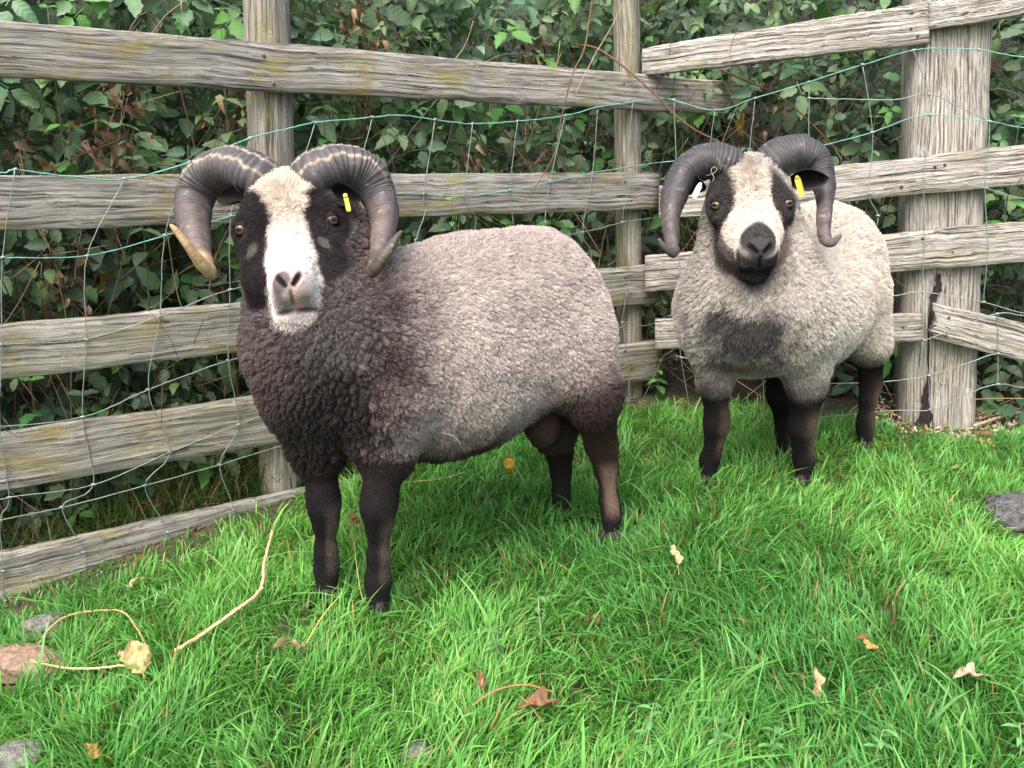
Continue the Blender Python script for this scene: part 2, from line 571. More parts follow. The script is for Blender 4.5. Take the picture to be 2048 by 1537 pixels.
def add_board(plane, name, parent, mat, quad, off, thick=0.03, seed=0, seg=36, ragged=None, label=None):
    """quad: pixels of top-left, top-right, bottom-right, bottom-left of the face that looks into the paddock"""
    c = [plane.at(x, y, off) for x, y in quad]
    base = np.array(parent.location)
    V, Gc, me = board_mesh(name, c[0], c[1], c[2], c[3], plane.n, thick, seg=seg, seed=seed, ragged=ragged)
    me.vertices.foreach_set('co', (V - base).astype(np.float32).ravel())
    sh = np.random.default_rng(seed + 500).uniform(0, 20, 3)
    vvec(me, 'gco', Gc + sh)
    me.update()
    o = link(name, me, mat, parent)
    if label: o['label'] = label
    return o, V, c


def add_post(name, parent, mat, px_top, py_top, px_bot, py_bot, plane, off, r0, r1, seed=0, k=16, m=30, squareness=0.0, sx=1.0, crack=False, label=None):
    a = plane.at(px_top, py_top, off); bpt = plane.at(px_bot, py_bot, off)
    base = np.array(parent.location)
    dirv = (bpt - a) / (a[2] - bpt[2])
    bot = bpt + dirv * 0.25
    top = a - dirv * 0.0
    s = np.linspace(0, 1, m)
    c = bot + (top - bot) * s[:, None]
    r = np.random.default_rng(seed)
    ang = np.linspace(0, 2 * math.pi, k, endpoint=False)
    rad = r1 + (r0 - r1) * s
    cs, sn = np.cos(ang), np.sin(ang)
    if squareness:
        den = (np.abs(cs) ** squareness + np.abs(sn) ** squareness) ** (1 / squareness)
        cs, sn = cs / den, sn / den
    pert = 1 + 0.02 * np.sin(ang * 3 + 1)[None] + 0.012 * r.normal(size=(1, k)) + 0.006 * r.normal(size=(m, k))
    V = c[:, None] + (rad[:, None] * pert)[..., None] * (plane.u * (cs * sx)[None, :, None] + plane.n * sn[None, :, None])
    ac = np.cumsum(np.concatenate([[0], np.hypot(np.diff(cs * sx), np.diff(sn))])) * r1
    L = np.linalg.norm(top - bot)
    Gc = np.stack(np.broadcast_arrays((s * L)[:, None], ac[None], np.zeros((1, 1))), -1).reshape(-1, 3)
    V = V.reshape(-1, 3)
    i = np.arange(m - 1)[:, None] * k; j = np.arange(k)[None]; j2 = (j + 1) % k
    Qd = np.stack([i + j, i + j2, i + k + j2, i + k + j], -1).reshape(-1, 4)
    V = np.vstack([V, c[-1]]); Gc = np.vstack([Gc, [L, 0, 0]])
    T = [(len(V) - 1, (m - 1) * k + q, (m - 1) * k + (q + 1) % k) for q in range(k)]
    me = new_mesh(name, V - base, tris=T, quads=Qd)
    vvec(me, 'gco', Gc + r.uniform(0, 20, 3))
    o = link(name, me, mat, parent)
    if label: o['label'] = label
    return o


base = PL.at(540, 1040); base[2] = 0.05
fenceL = thing('rail_fence', base, 'lichen-stained five-rail fence behind the grey ram, running back from the near left', 'fence')
T_R = 0.030
add_post('post', fenceL, M_POST, 527, -160, 562, 985, PL, -0.065, 0.062, 0.066, seed=1, label='round post with a green algae streak')
add_post('post', fenceL, M_POST, 1252, -120, 1260, 850, PL, -0.052, 0.048, 0.052, seed=2, label='slim corner post')
add_post('post', fenceL, M_POST, -620, -330, -560, 1350, PL, -0.065, 0.062, 0.066, seed=3)
rails_left = [
    ([(-420, 3), (1512, 168), (1512, 232), (-420, 132)], 11),
    ([(-420, 352), (1319, 346), (1319, 419), (-420, 476)], 12),
    ([(-420, 692), (1324, 528), (1322, 604), (-420, 812)], 13),
    ([(-420, 928), (1325, 680), (1325, 757), (-420, 1055)], 14),
    ([(-420, 1196), (700, 962), (700, 1026), (-420, 1330)], 15),
]
rails_l = []
for q, s_ in rails_left:
    o, V, c = add_board(PL, 'rail', fenceL, M_WOOD, q, 0.03, seed=s_, seg=60)
    rails_l.append(o)

base = PR.at(1860, 890); base[2] = 0.12
fenceR = thing('rail_fence', base, 'silvery weathered rail fence with a thick cracked gatepost behind the pale ram', 'fence')
# thick gatepost: two split halves with a dark rotten crack between them
GP_OFF = -0.138
add_post('gatepost', fenceR, M_GATE, 1893, -60, 1862, 895, PR, GP_OFF, 0.130, 0.132, seed=5, k=28, m=40, squareness=5.0, sx=0.98)
railsR = [
    ([(1284, 97), (1857, 2), (1859, 86), (1284, 151)], 0.032, 0.038, 21, None),
    ([(1860, 5), (2300, -62), (2300, -18), (1858, 62)], 0.030, 0.034, 22, None),
    ([(1318, 372), (2300, 262), (2300, 345), (1318, 440)], 0.030, 0.034, 23, None),
    ([(1290, 512), (2300, 421), (2300, 505), (1290, 585)], 0.028, 0.034, 24, None),
    ([(1310, 640), (1846, 630), (1846, 683), (1310, 700)], 0.045, 0.045, 25, None),
    ([(1862, 606), (2300, 706), (2300, 790), (1858, 676)], 0.052, 0.050, 26, 0.03),
]
rail_objs = []
for q, off, th, s_, rg in railsR:
    o, V, c = add_board(PR, 'rail', fenceR, M_WOOD2, q, off, thick=th, seed=s_, seg=50, ragged=rg,
                        label='splintered broken rail sagging to one side' if rg else None)
    rail_objs.append((o, off))


def nail(plane, px, py, off, parent, root, r=0.005):
    c = plane.at(px, py, off + 0.001) - np.array(root.location)
    m = tube(np.array([c - plane.n * 0.004, c + plane.n * 0.001, c + plane.n * 0.0022]), np.array([r, r, r * 0.6]), 8)
    me = new_mesh('nail', m[0], quads=m[1], tris=m[2])
    link('nail', me, M_RUST, parent)


for (px, py, ri) in [(1822, 58, 0), (1824, 26, 0), (1835, 72, 0), (1890, 330, 2), (1803, 374, 2), (1870, 334, 2), (1905, 505, 3), (1845, 478, 3), (1806, 655, 4), (1892, 672, 5), (1898, 636, 5)]:
    nail(PR, px, py, rail_objs[ri][1], rail_objs[ri][0], fenceR)
for (px, py, ri) in [(528, 112, 0), (548, 168, 0), (1248, 168, 0), (1262, 202, 0), (1250, 364, 1), (1262, 402, 1), (1250, 556, 2), (1262, 588, 2), (1250, 702, 3), (1264, 738, 3), (520, 372, 1)]:
    nail(PL, px, py, 0.03, rails_l[ri], fenceL, r=0.0045)
# rotten dark seam down the gatepost, a recessed ragged strip
seam = [(1878, 548, 6), (1876, 570, 15), (1868, 600, 13), (1860, 640, 6), (1857, 690, 4), (1857, 745, 5), (1853, 790, 14), (1849, 830, 24), (1848, 882, 32)]
sm_c = np.array([PR.at(x, y, 0.0045) for x, y, w_ in seam]); sm_w = np.array([w_ for x, y, w_ in seam]) / 620.0
cc = catmull(np.hstack([sm_c, sm_w[:, None]]), 40)
sm_j = lambda q_: (0.16 * np.sin(np.arange(40) * 0.9 + q_) + 0.12 * np.sin(np.arange(40) * 2.3 + 2 * q_))[:, None]
rr = np.random.default_rng(3)
Vl = cc[:, :3] - PR.u * (cc[:, 3:] * (0.5 + sm_j(0.3))); Vr = cc[:, :3] + PR.u * (cc[:, 3:] * (0.5 + sm_j(2.1)))
Vm = cc[:, :3] - PR.n * 0.004
V = np.stack([Vl, Vm, Vr], 1).reshape(-1, 3) - np.array(fenceR.location)
i = np.arange(39)[:, None] * 3; j = np.arange(2)[None]
Qd = np.stack([i + j, i + j + 1, i + j + 4, i + j + 3], -1).reshape(-1, 4)
me = new_mesh('rot_seam', V, quads=Qd)
link('rot_seam', me, mat_simple('rotten_heartwood', lin(52, 45, 44), rough=0.95, var=0.5, scale=120, bump=0.01), fenceR, label='dark rotten crack down the gatepost')

# ------------------------------------------------------------------ stock netting
def wire(plane, name, parent, pts, r, mat, off=0.038, wob=0.0015, seed=0):
    r_ = np.random.default_rng(seed)
    p = np.array([plane.at(x, y, off + r_.normal(0, 0.004)) for x, y in pts])
    n = max(len(pts) * 7, 8)
    c = catmull(p, n)
    c = c + r_.normal(0, wob * 0.35, c.shape)
    V, Qd, T = tube(c, r, 6)
    me = new_mesh(name, V - np.array(parent.location), quads=Qd, tris=T)
    return link(name, me, mat, parent)


kc = catmull(np.array([[-0.006, 0, 0.0], [-0.003, 0.0012, 0.0008], [0, 0, 0.0012], [0.003, -0.0012, 0.0004], [0.006, 0, 0]]), 9)
KV, KQ, KT = tube(kc, np.array([0.0028, 0.0036, 0.0032, 0.0038, 0.0034, 0.0038, 0.0032, 0.0036, 0.0026]), 7)
KNOT = new_mesh('knot', KV, quads=KQ, tris=KT)
KNOT.materials.append(M_WIRE)


def knots(plane, parent, root, pts, off=0.0385):
    for (x, y) in pts:
        o = bpy.data.objects.new('knot', KNOT)
        sc.collection.objects.link(o); o.parent = parent
        o.location = tuple(plane.at(x, y, off) - np.array(root.location))
        o.rotation_euler = (random.uniform(-.4, .4), random.uniform(-.5, .5), math.atan2(plane.u[1], plane.u[0]))


base = PL.at(400, 1080); base[2] = 0.03
netL = thing('stock_netting', base, 'wire stock netting with a teal top strand sagging along the lichen-stained fence', 'wire netting')
HL = [
    [(-300, 372), (-150, 352), (0, 347), (30, 340), (130, 352), (250, 358), (380, 325), (500, 277), (560, 262), (630, 246), (745, 235), (800, 231), (870, 240), (945, 248), (1035, 243), (1130, 232), (1195, 215), (1265, 205), (1335, 197)],
    [(-300, 530), (-150, 520), (5, 516), (175, 512), (330, 472), (450, 436), (560, 412), (690, 394), (790, 388), (845, 388), (930, 393), (1020, 381), (1100, 365), (1185, 346), (1255, 335), (1318, 325)],
    [(-300, 745), (-150, 712), (3, 690), (165, 680), (320, 633), (460, 580), (640, 548), (850, 510), (1040, 482), (1165, 465), (1245, 445), (1318, 435)],
    [(-300, 905), (-150, 872), (0, 854), (165, 835), (297, 780), (457, 722), (640, 682), (850, 630), (1040, 590), (1200, 558), (1258, 550), (1320, 543)],
    [(-300, 1085), (-150, 1040), (18, 996), (187, 970), (340, 905), (477, 850), (640, 790), (850, 730), (1040, 700), (1230, 660), (1245, 645), (1290, 652), (1335, 632)],
    [(-300, 1140), (-150, 1080), (0, 1041), (125, 1015), (290, 972), (440, 930), (575, 890), (760, 850), (980, 800), (1225, 742), (1258, 728), (1290, 729), (1350, 712)],
    [(-300, 1245), (-150, 1190), (6, 1143), (168, 1105), (335, 1065), (468, 1020), (590, 985), (760, 945), (980, 885), (1222, 812), (1257, 802), (1300, 804), (1390, 780)],
    [(-300, 1330), (-150, 1270), (0, 1230), (115, 1197), (270, 1160), (480, 1105), (700, 1045)],
]
for i, pts in enumerate(HL):
    w = wire(PL, 'horizontal_wire', netL, pts, 0.0021 if i == 0 else (0.0017 if i in (1, 7) else 0.00145), M_WIRET if i in (0, 1, 7) else M_WIRE, seed=i)
VLk = [
    [(-250, 366), (-262, 525), (-250, 733), (-265, 897), (-245, 1068), (-262, 1125), (-248, 1226), (-250, 1312)],
    [(-110, 350), (-120, 519), (-108, 706), (-118, 868), (-100, 1028), (-128, 1073), (-100, 1176), (-104, 1258)],
    [(30, 340), (5, 516), (3, 690), (0, 854), (18, 996), (0, 1041), (6, 1143), (4, 1229)],
    [(250, 358), (175, 512), (172, 680), (165, 835), (187, 970), (125, 1015), (168, 1105), (172, 1182)],
    [(380, 325), (330, 472), (320, 633), (297, 780), (340, 905), (290, 972), (335, 1065), (340, 1140)],
    [(500, 277), (462, 432), (460, 580), (457, 722), (477, 850), (440, 930), (468, 1020), (480, 1105)],
    [(630, 246), (585, 408), (590, 557), (590, 690), (600, 803), (575, 890), (590, 985), (600, 1070)],
    [(745, 235), (706, 392), (705, 537), (712, 663), (715, 767), (700, 862), (715, 956)],
    [(870, 240), (848, 388), (852, 420), (832, 480), (830, 513), (840, 633), (832, 735), (835, 833), (840, 925)],
    [(945, 248), (930, 393), (952, 440), (940, 497), (945, 608), (938, 716), (942, 808), (948, 893)],
    [(1035, 243), (1020, 381), (1026, 440), (1030, 484), (1035, 591), (1030, 701), (1036, 788), (1040, 865)],
    [(1130, 232), (1100, 365), (1090, 445), (1095, 474), (1105, 578), (1100, 687), (1106, 772), (1110, 843)],
    [(1195, 215), (1185, 346), (1165, 465), (1182, 502), (1180, 562), (1176, 671), (1182, 752), (1184, 822)],
    [(1265, 205), (1255, 335), (1258, 375), (1245, 445), (1258, 550), (1245, 645), (1258, 728), (1257, 802), (1258, 856)],
]
for i, pts in enumerate(VLk):
    w = wire(PL, 'vertical_wire', netL, pts, 0.0014, M_WIRE, seed=40 + i, off=0.0395)
    knots(PL, w, netL, [p for p in pts[:8] if p not in [(852, 420), (952, 440), (1026, 440), (1182, 502), (1258, 375)]])

base = PR.at(1700, 850); base[2] = 0.12
netR = thing('stock_netting', base, 'bent wire stock netting hung across the thick cracked gatepost', 'wire netting')
HR = [
    [(1335, 197), (1430, 221), (1510, 197), (1615, 165), (1725, 130), (1827, 101), (1900, 97), (1958, 100), (2048, 115), (2180, 122), (2300, 130)],
    [(1318, 325), (1430, 318), (1540, 312), (1650, 290), (1745, 265), (1810, 240), (1860, 230), (1978, 243), (2048, 256), (2180, 262), (2300, 270)],
    [(1618, 197), (1700, 199), (1790, 200), (1860, 189), (1930, 220), (1978, 243)],
    [(1318, 435), (1430, 430), (1560, 420), (1735, 388), (1790, 367), (1848, 357), (1970, 377), (2048, 398), (2180, 410), (2300, 420)],
    [(1320, 543), (1450, 530), (1600, 505), (1770, 487), (1848, 475), (1975, 497), (2048, 512), (2180, 525), (2300, 540)],
    [(1335, 632), (1480, 625), (1640, 605), (1785, 592), (1845, 585), (1967, 605), (2048, 627), (2180, 640), (2300, 655)],
    [(1846, 682), (1900, 662), (1995, 628), (2048, 632), (2180, 645), (2300, 660)],
    [(1350, 712), (1480, 740), (1600, 765), (1700, 767), (1780, 763), (1855, 752), (1940, 725), (1995, 708), (2048, 719), (2180, 740), (2300, 750)],
    [(1390, 848), (1530, 842), (1640, 835), (1780, 822), (1870, 820), (1930, 790), (1995, 769), (2048, 776), (2180, 790), (2300, 800)],
]
for i, pts in enumerate(HR):
    wire(PR, 'horizontal_wire', netR, pts, 0.0017, M_WIRET if i in (0, 1) else M_WIRE, seed=80 + i, off=0.066)
VR = [
    [(1348, 200), (1352, 324), (1350, 434), (1360, 540), (1355, 632), (1362, 716), (1385, 848)],
    [(1430, 221), (1420, 319), (1440, 430), (1450, 530), (1440, 627), (1455, 733), (1450, 845)],
    [(1510, 197), (1500, 314), (1515, 424), (1520, 517), (1510, 621), (1525, 750), (1530, 842)],
    [(1617, 165), (1618, 197), (1620, 300), (1640, 405), (1650, 500), (1640, 605), (1650, 766), (1640, 835)],
    [(1725, 130), (1745, 265), (1738, 388), (1756, 432), (1745, 489), (1740, 597), (1752, 765), (1745, 826)],
    [(1827, 101), (1858, 189), (1860, 230), (1848, 357), (1848, 475), (1845, 585), (1848, 681), (1857, 752), (1860, 820)],
    [(1958, 100), (1979, 243), (1970, 377), (1975, 497), (1967, 605)],
    [(1995, 628), (1996, 708), (1995, 769)],
    [(2110, 118), (2125, 258), (2115, 403), (2120, 518), (2112, 634), (2125, 732), (2120, 784)],
]
for i, pts in enumerate(VR):
    w = wire(PR, 'vertical_wire', netR, pts, 0.0015, M_WIRE, seed=120 + i, off=0.0675)
    knots(PR, w, netR, pts, off=0.067)
#@@FENCE_END

# ------------------------------------------------------------------ rams
def sdf_cone(p, a, b, ra, rb):
    ba = b - a
    t = np.clip(((p - a) @ ba) / (ba @ ba + 1e-12), 0, 1)
    return np.linalg.norm(p - a - t[..., None] * ba, axis=-1) - (ra + (rb - ra) * t)


def sdf_ell(p, c, R, r):
    q = (p - c) @ R.T
    k0 = np.linalg.norm(q / r, axis=-1)
    k1 = np.linalg.norm(q / (r * r), axis=-1) + 1e-9
    return k0 * (k0 - 1) / k1


def prim_eval(pr, p):
    return sdf_cone(p, *pr[1]) if pr[0] == 'c' else sdf_ell(p, *pr[1])


def prim_box(pr, m):
    if pr[0] == 'c':
        a, b, ra, rb = pr[1]; r = max(ra, rb)
        return np.minimum(a, b) - r - m, np.maximum(a, b) + r + m
    c, R, r = pr[1]
    e = np.sqrt(((R.T * r) ** 2).sum(1))
    return c - e - m, c + e + m


def surface_nets(ax, f):
    nx, ny, nz = f.shape
    s = f < 0
    cnt = np.zeros((nx - 1, ny - 1, nz - 1), np.int8)
    for i in (0, 1):
        for j in (0, 1):
            for k in (0, 1):
                cnt += s[i:nx - 1 + i, j:ny - 1 + j, k:nz - 1 + k]
    act = (cnt > 0) & (cnt < 8)
    ci = np.argwhere(act)
    vid = -np.ones(act.shape, np.int64); vid[act] = np.arange(len(ci))
    acc = np.zeros((len(ci), 3)); num = np.zeros(len(ci))
    corners = [(i, j, k) for i in (0, 1) for j in (0, 1) for k in (0, 1)]
    for a in corners:
        for d in range(3):
            if a[d]: continue
            b = list(a); b[d] = 1
            ia = ci + np.array(a); ib = ci + np.array(b)
            fa = f[ia[:, 0], ia[:, 1], ia[:, 2]]; fb = f[ib[:, 0], ib[:, 1], ib[:, 2]]
            m = (fa < 0) != (fb < 0)
            t = np.where(m, fa / np.where(m, fa - fb, 1), 0)
            pa = np.stack([ax[q][ia[:, q]] for q in range(3)], -1)
            pb = np.stack([ax[q][ib[:, q]] for q in range(3)], -1)
            acc += np.where(m[:, None], pa + (pb - pa) * t[:, None], 0); num += m
    V = acc / num[:, None]
    quads = []
    for d in range(3):
        sl0 = [slice(None)] * 3; sl1 = [slice(None)] * 3
        sl0[d] = slice(0, -1); sl1[d] = slice(1, None)
        ch = s[tuple(sl0)] != s[tuple(sl1)]
        e = np.argwhere(ch)
        o1, o2 = [q for q in range(3) if q != d]
        e = e[(e[:, o1] > 0) & (e[:, o2] > 0) & (e[:, o1] < f.shape[o1] - 1) & (e[:, o2] < f.shape[o2] - 1)]
        inside = s[e[:, 0], e[:, 1], e[:, 2]]
        def cell(a, b):
            c = e.copy(); c[:, o1] -= a; c[:, o2] -= b
            return vid[c[:, 0], c[:, 1], c[:, 2]]
        q = np.stack([cell(0, 0), cell(1, 0), cell(1, 1), cell(0, 1)], -1)
        flip = inside if d != 1 else ~inside
        q[~flip] = q[~flip][:, ::-1]
        quads.append(q)
    Qd = np.vstack(quads)
    return V, Qd[(Qd >= 0).all(1)]


def vert_normals(V, Qd):
    n = np.cross(V[Qd[:, 2]] - V[Qd[:, 0]], V[Qd[:, 3]] - V[Qd[:, 1]])
    N = np.zeros_like(V)
    for k in range(4):
        np.add.at(N, Qd[:, k], n)
    return unit(N)


def lap_smooth(V, Qd, it=2, lam=0.5):
    for _ in range(it):
        S = np.zeros_like(V); c = np.zeros(len(V))
        for k in range(4):
            a, b = Qd[:, k], Qd[:, (k + 1) % 4]
            np.add.at(S, a, V[b]); np.add.at(c, a, 1); np.add.at(S, b, V[a]); np.add.at(c, b, 1)
        V = V + lam * (S / np.maximum(c, 1)[:, None] - V)
    return V


def graded_axis(lo, hi, flo, fhi, fine, coarse):
    return np.concatenate([np.arange(lo, flo, coarse), np.arange(flo, fhi, fine), np.arange(fhi, hi, coarse)])


def pr(px, py, d, rpx):
    return P(px, py, d), rpx * d / FPX


class Head:
    """local frame of a ram's head: u sideways, a down the face, n out of the face"""
    def __init__(s, eye, nose, side, scale, ck=0.052, chin=1.0, mz=1.0):
        s.ck = ck; s.chin = chin; s.mz = mz
        s.E = eye; s.A = unit(nose - eye)
        U = side - s.A * (side @ s.A); s.U = unit(U)
        s.N = np.cross(s.A, s.U)
        if s.N @ (CAMP - eye) < 0: s.N = -s.N
        s.s = scale
        s.R = np.stack([s.U, s.A, s.N])

    def w(s, u, a, n):
        return s.E + s.s * (u * s.U + (a - 0.06) * s.A + n * s.N)

    def loc(s, p):
        q = (p - s.E) @ s.R.T / s.s
        return q[..., 0], q[..., 1] + 0.06, q[..., 2]

    def prims(s):
        k = s.s; W = s.w; R = s.R
        L = []
        e = lambda c, r, sm: L.append(('e', (W(*c), R, np.array(r) * k), sm, 'head'))
        c = lambda a, b, ra, rb, sm: L.append(('c', (W(*a), W(*b), ra * k, rb * k), sm, 'head'))
        e((0, -0.014, -0.048), (0.080, 0.102, 0.078), 0.03)            # cranium
        for q in (-1, 1):
            e((q * 0.068, 0.045, -0.035), (0.036, 0.045, 0.038), 0.03)   # brow
            e((q * s.ck, 0.112, -0.088), (s.ck * 0.85, 0.072, 0.060), 0.035)   # cheek
        c((0, 0.03, -0.045), (0, 0.195, -0.036), 0.062, 0.040 * s.mz, 0.03)     # bridge
        e((0, 0.212, -0.042), (0.044 * s.mz, 0.046, 0.042), 0.022)              # muzzle
        e((0, 0.232, -0.029), (0.034 * s.mz, 0.028, 0.032), 0.018)               # nose
        c((0, 0.08, -0.135), (0, 0.205, -0.092), 0.055, 0.034, 0.03)     # jaw
        e((0, 0.226, -0.094), tuple(q_ * s.chin for q_ in (0.041, 0.040, 0.036)), 0.014)              # chin
        for q in (-1, 1):
            e((q * 0.021 * s.mz, 0.222, -0.050), (0.022, 0.030, 0.032), 0.010)  # lips
        return L

    def carves(s):
        k = s.s; W = s.w
        L = []
        for q in (-1, 1):
            L.append((W(q * 0.008, 0.252, -0.010), W(q * 0.029 * s.mz, 0.231, 0.002), 0.0028 * k, 0.0062 * k, 0.006))
            L.append((W(q * 0.0, 0.264, -0.064), W(q * 0.040, 0.243, -0.084), 0.0045 * k, 0.0040 * k, 0.006))
            L.append((W(q * 0.106, 0.06, 0.01), W(q * 0.098, 0.06, -0.012), 0.012 * k, 0.012 * k, 0.010))
        L.append((W(0, 0.262, -0.016), W(0, 0.264, -0.055), 0.0035 * k, 0.0035 * k, 0.005))
        return L


def build_ram(spec):
    prims = spec['prims'] + spec['head'].prims()
    lo = np.min([prim_box(q, 0.03)[0] for q in prims], 0); hi = np.max([prim_box(q, 0.03)[1] for q in prims], 0)
    hb = [prim_box(q, 0.01) for q in spec['head'].prims()]
    hlo = np.min([b[0] for b in hb], 0); hhi = np.max([b[1] for b in hb], 0)
    ax = [graded_axis(lo[i], hi[i], hlo[i], hhi[i], 0.0034, 0.0085) for i in range(3)]
    f = np.full([len(a) for a in ax], 0.3, np.float32)
    for q in prims:
        k = q[2]
        b0, b1 = prim_box(q, k + 0.02)
        sl = tuple(slice(max(np.searchsorted(ax[i], b0[i]) - 1, 0), np.searchsorted(ax[i], b1[i]) + 1) for i in range(3))
        g = np.stack(np.meshgrid(*[ax[i][sl[i]] for i in range(3)], indexing='ij'), -1)
        d = prim_eval(q, g).astype(np.float32)
        c = f[sl]
        h = np.maximum(k - np.abs(c - d), 0) / k
        f[sl] = np.minimum(c, d) - h * h * k * 0.25
    for a, b, ra, rb, k in spec['head'].carves():
        q = ('c', (a, b, ra, rb))
        b0, b1 = prim_box(q, k + 0.02)
        sl = tuple(slice(max(np.searchsorted(ax[i], b0[i]) - 1, 0), np.searchsorted(ax[i], b1[i]) + 1) for i in range(3))
        g = np.stack(np.meshgrid(*[ax[i][sl[i]] for i in range(3)], indexing='ij'), -1)
        d = -sdf_cone(g, a, b, ra, rb).astype(np.float32)
        c = f[sl]
        h = np.maximum(k - np.abs(c - d), 0) / k
        f[sl] = np.maximum(c, d) + h * h * k * 0.25
    V, Qd = surface_nets(ax, f)
    V = lap_smooth(V, Qd, 2)
    N = vert_normals(V, Qd)
    if np.mean(np.sum(N * (V - V.mean(0)), 1)) < 0:
        N = -N; Qd = Qd[:, ::-1].copy()
    reg = {}
    for r in ('body', 'leg', 'head'):
        reg[r] = np.min([prim_eval(q, V) for q in prims if q[3] == r], 0)
    return V, Qd, N, reg


def hair(name, V, Qd, N, attrs, dens, parent, mat, count, npts, seed, keep, radius):
    """strands rooted on the skin; attrs hold per-vertex colour, length, lay direction, clump size and curl"""
    r = np.random.default_rng(seed)
    T = np.vstack([Qd[:, [0, 1, 2]], Qd[:, [0, 2, 3]]])
    A = np.linalg.norm(np.cross(V[T[:, 1]] - V[T[:, 0]], V[T[:, 2]] - V[T[:, 0]]), axis=1)
    wgt = A * dens[T].mean(1)
    ti = r.choice(len(T), count, p=wgt / wgt.sum())
    u, v = r.random(count), r.random(count)
    fl = u + v > 1; u[fl], v[fl] = 1 - u[fl], 1 - v[fl]
    bc = np.stack([1 - u - v, u, v], -1)
    ip = lambda arr: (arr[T[ti]] * (bc[..., None] if arr.ndim == 2 else bc)).sum(1)
    root = ip(V); nrm = unit(ip(N))
    m = keep(root, nrm, r)
    root, nrm = root[m], nrm[m]
    A_ = {k: ip(a)[m] for k, a in attrs.items()}
    n = len(root)
    Lh = A_['len'] * r.uniform(0.7, 1.2, n)
    lay = A_['lay'] - nrm * np.sum(A_['lay'] * nrm, 1)[:, None]
    # two clump families by lock size
    cl_tip = np.zeros((n, 3)); cl_amt = A_['clump']
    coarse = A_['lock'] > 0.5
    wave = np.array([mnoise.noise_vector(tuple(p * 48.0)) for p in root])
    dirs = unit(nrm * A_['stand'][:, None] + lay + wave * A_['wav'][:, None])
    lockrnd = np.zeros(n)
    for sel, ncl in ((coarse, spec_locks[0]), (~coarse, spec_locks[1])):
        ids = np.where(sel)[0]
        if len(ids) < 10: continue
        cid = r.choice(ids, min(ncl, len(ids) // 4), replace=False)
        kd = KDTree(len(cid))
        for i_, q in enumerate(cid): kd.insert(root[q], i_)
        kd.balance()
        near = np.array([kd.find(root[q])[1] for q in ids])
        cl_tip[ids] = root[cid[near]] + dirs[cid[near]] * (A_['len'][cid[near]] * 1.05)[:, None]
        lockrnd[ids] = r.normal(0, 1, len(cid))[near]
        fw = (np.clip(A_['len'][ids] * 110, 0, 1) * 0.85)[:, None]
        A_['col'][ids] = A_['col'][ids] * (1 - fw) + A_['col'][cid[near]] * fw
    tt = np.linspace(0, 1, npts)
    jit = r.normal(0, 1, (n, 3)) * A_['fuzz'][:, None]
    d1 = unit(dirs + jit)
    ph = r.uniform(0, 6.28, n); t1 = unit(np.cross(nrm, d1 + 0.01)); t2 = np.cross(d1, t1)
    pts = np.zeros((n, npts, 3))
    for k, q in enumerate(tt):
        own = root + d1 * (Lh * q)[:, None] - np.array([0, 0, 1.]) * (Lh * 0.18 * q * q)[:, None]
        tip = root + (cl_tip - root) * q
        w = (cl_amt * q ** 0.9)[:, None]
        a = A_['curl'] * q
        an = ph + q * 7.0
        pts[:, k] = own * (1 - w) + tip * w + (t1 * np.cos(an)[:, None] + t2 * np.sin(an)[:, None]) * a[:, None]
    base = np.array(parent.location)
    cu = bpy.data.hair_curves.new(name)
    cu.add_curves([npts] * n)
    cu.position_data.foreach_set('vector', (pts - base).astype(np.float32).ravel())
    ra = cu.attributes.new('radius', 'FLOAT', 'POINT')
    rd = np.repeat((radius * A_['rad'])[:, None], npts, 1) * np.linspace(1, 0.55, npts)[None]
    ra.data.foreach_set('value', rd.astype(np.float32).ravel())
    C = A_['col'] * np.clip(1 + 0.13 * r.normal(size=(n, 1)) + np.where(A_['lock'] > 0.5, 0.17, 0.10)[:, None] * lockrnd[:, None], 0.45, 1.7)
    ca = cu.attributes.new('col', 'FLOAT_COLOR', 'CURVE')
    full = np.ones((n, 4), np.float32); full[:, :3] = np.clip(C, 0.002, 0.95)
    ca.data.foreach_set('color', full.ravel())
    cu.materials.append(mat)
    return link(name, cu, None, parent)


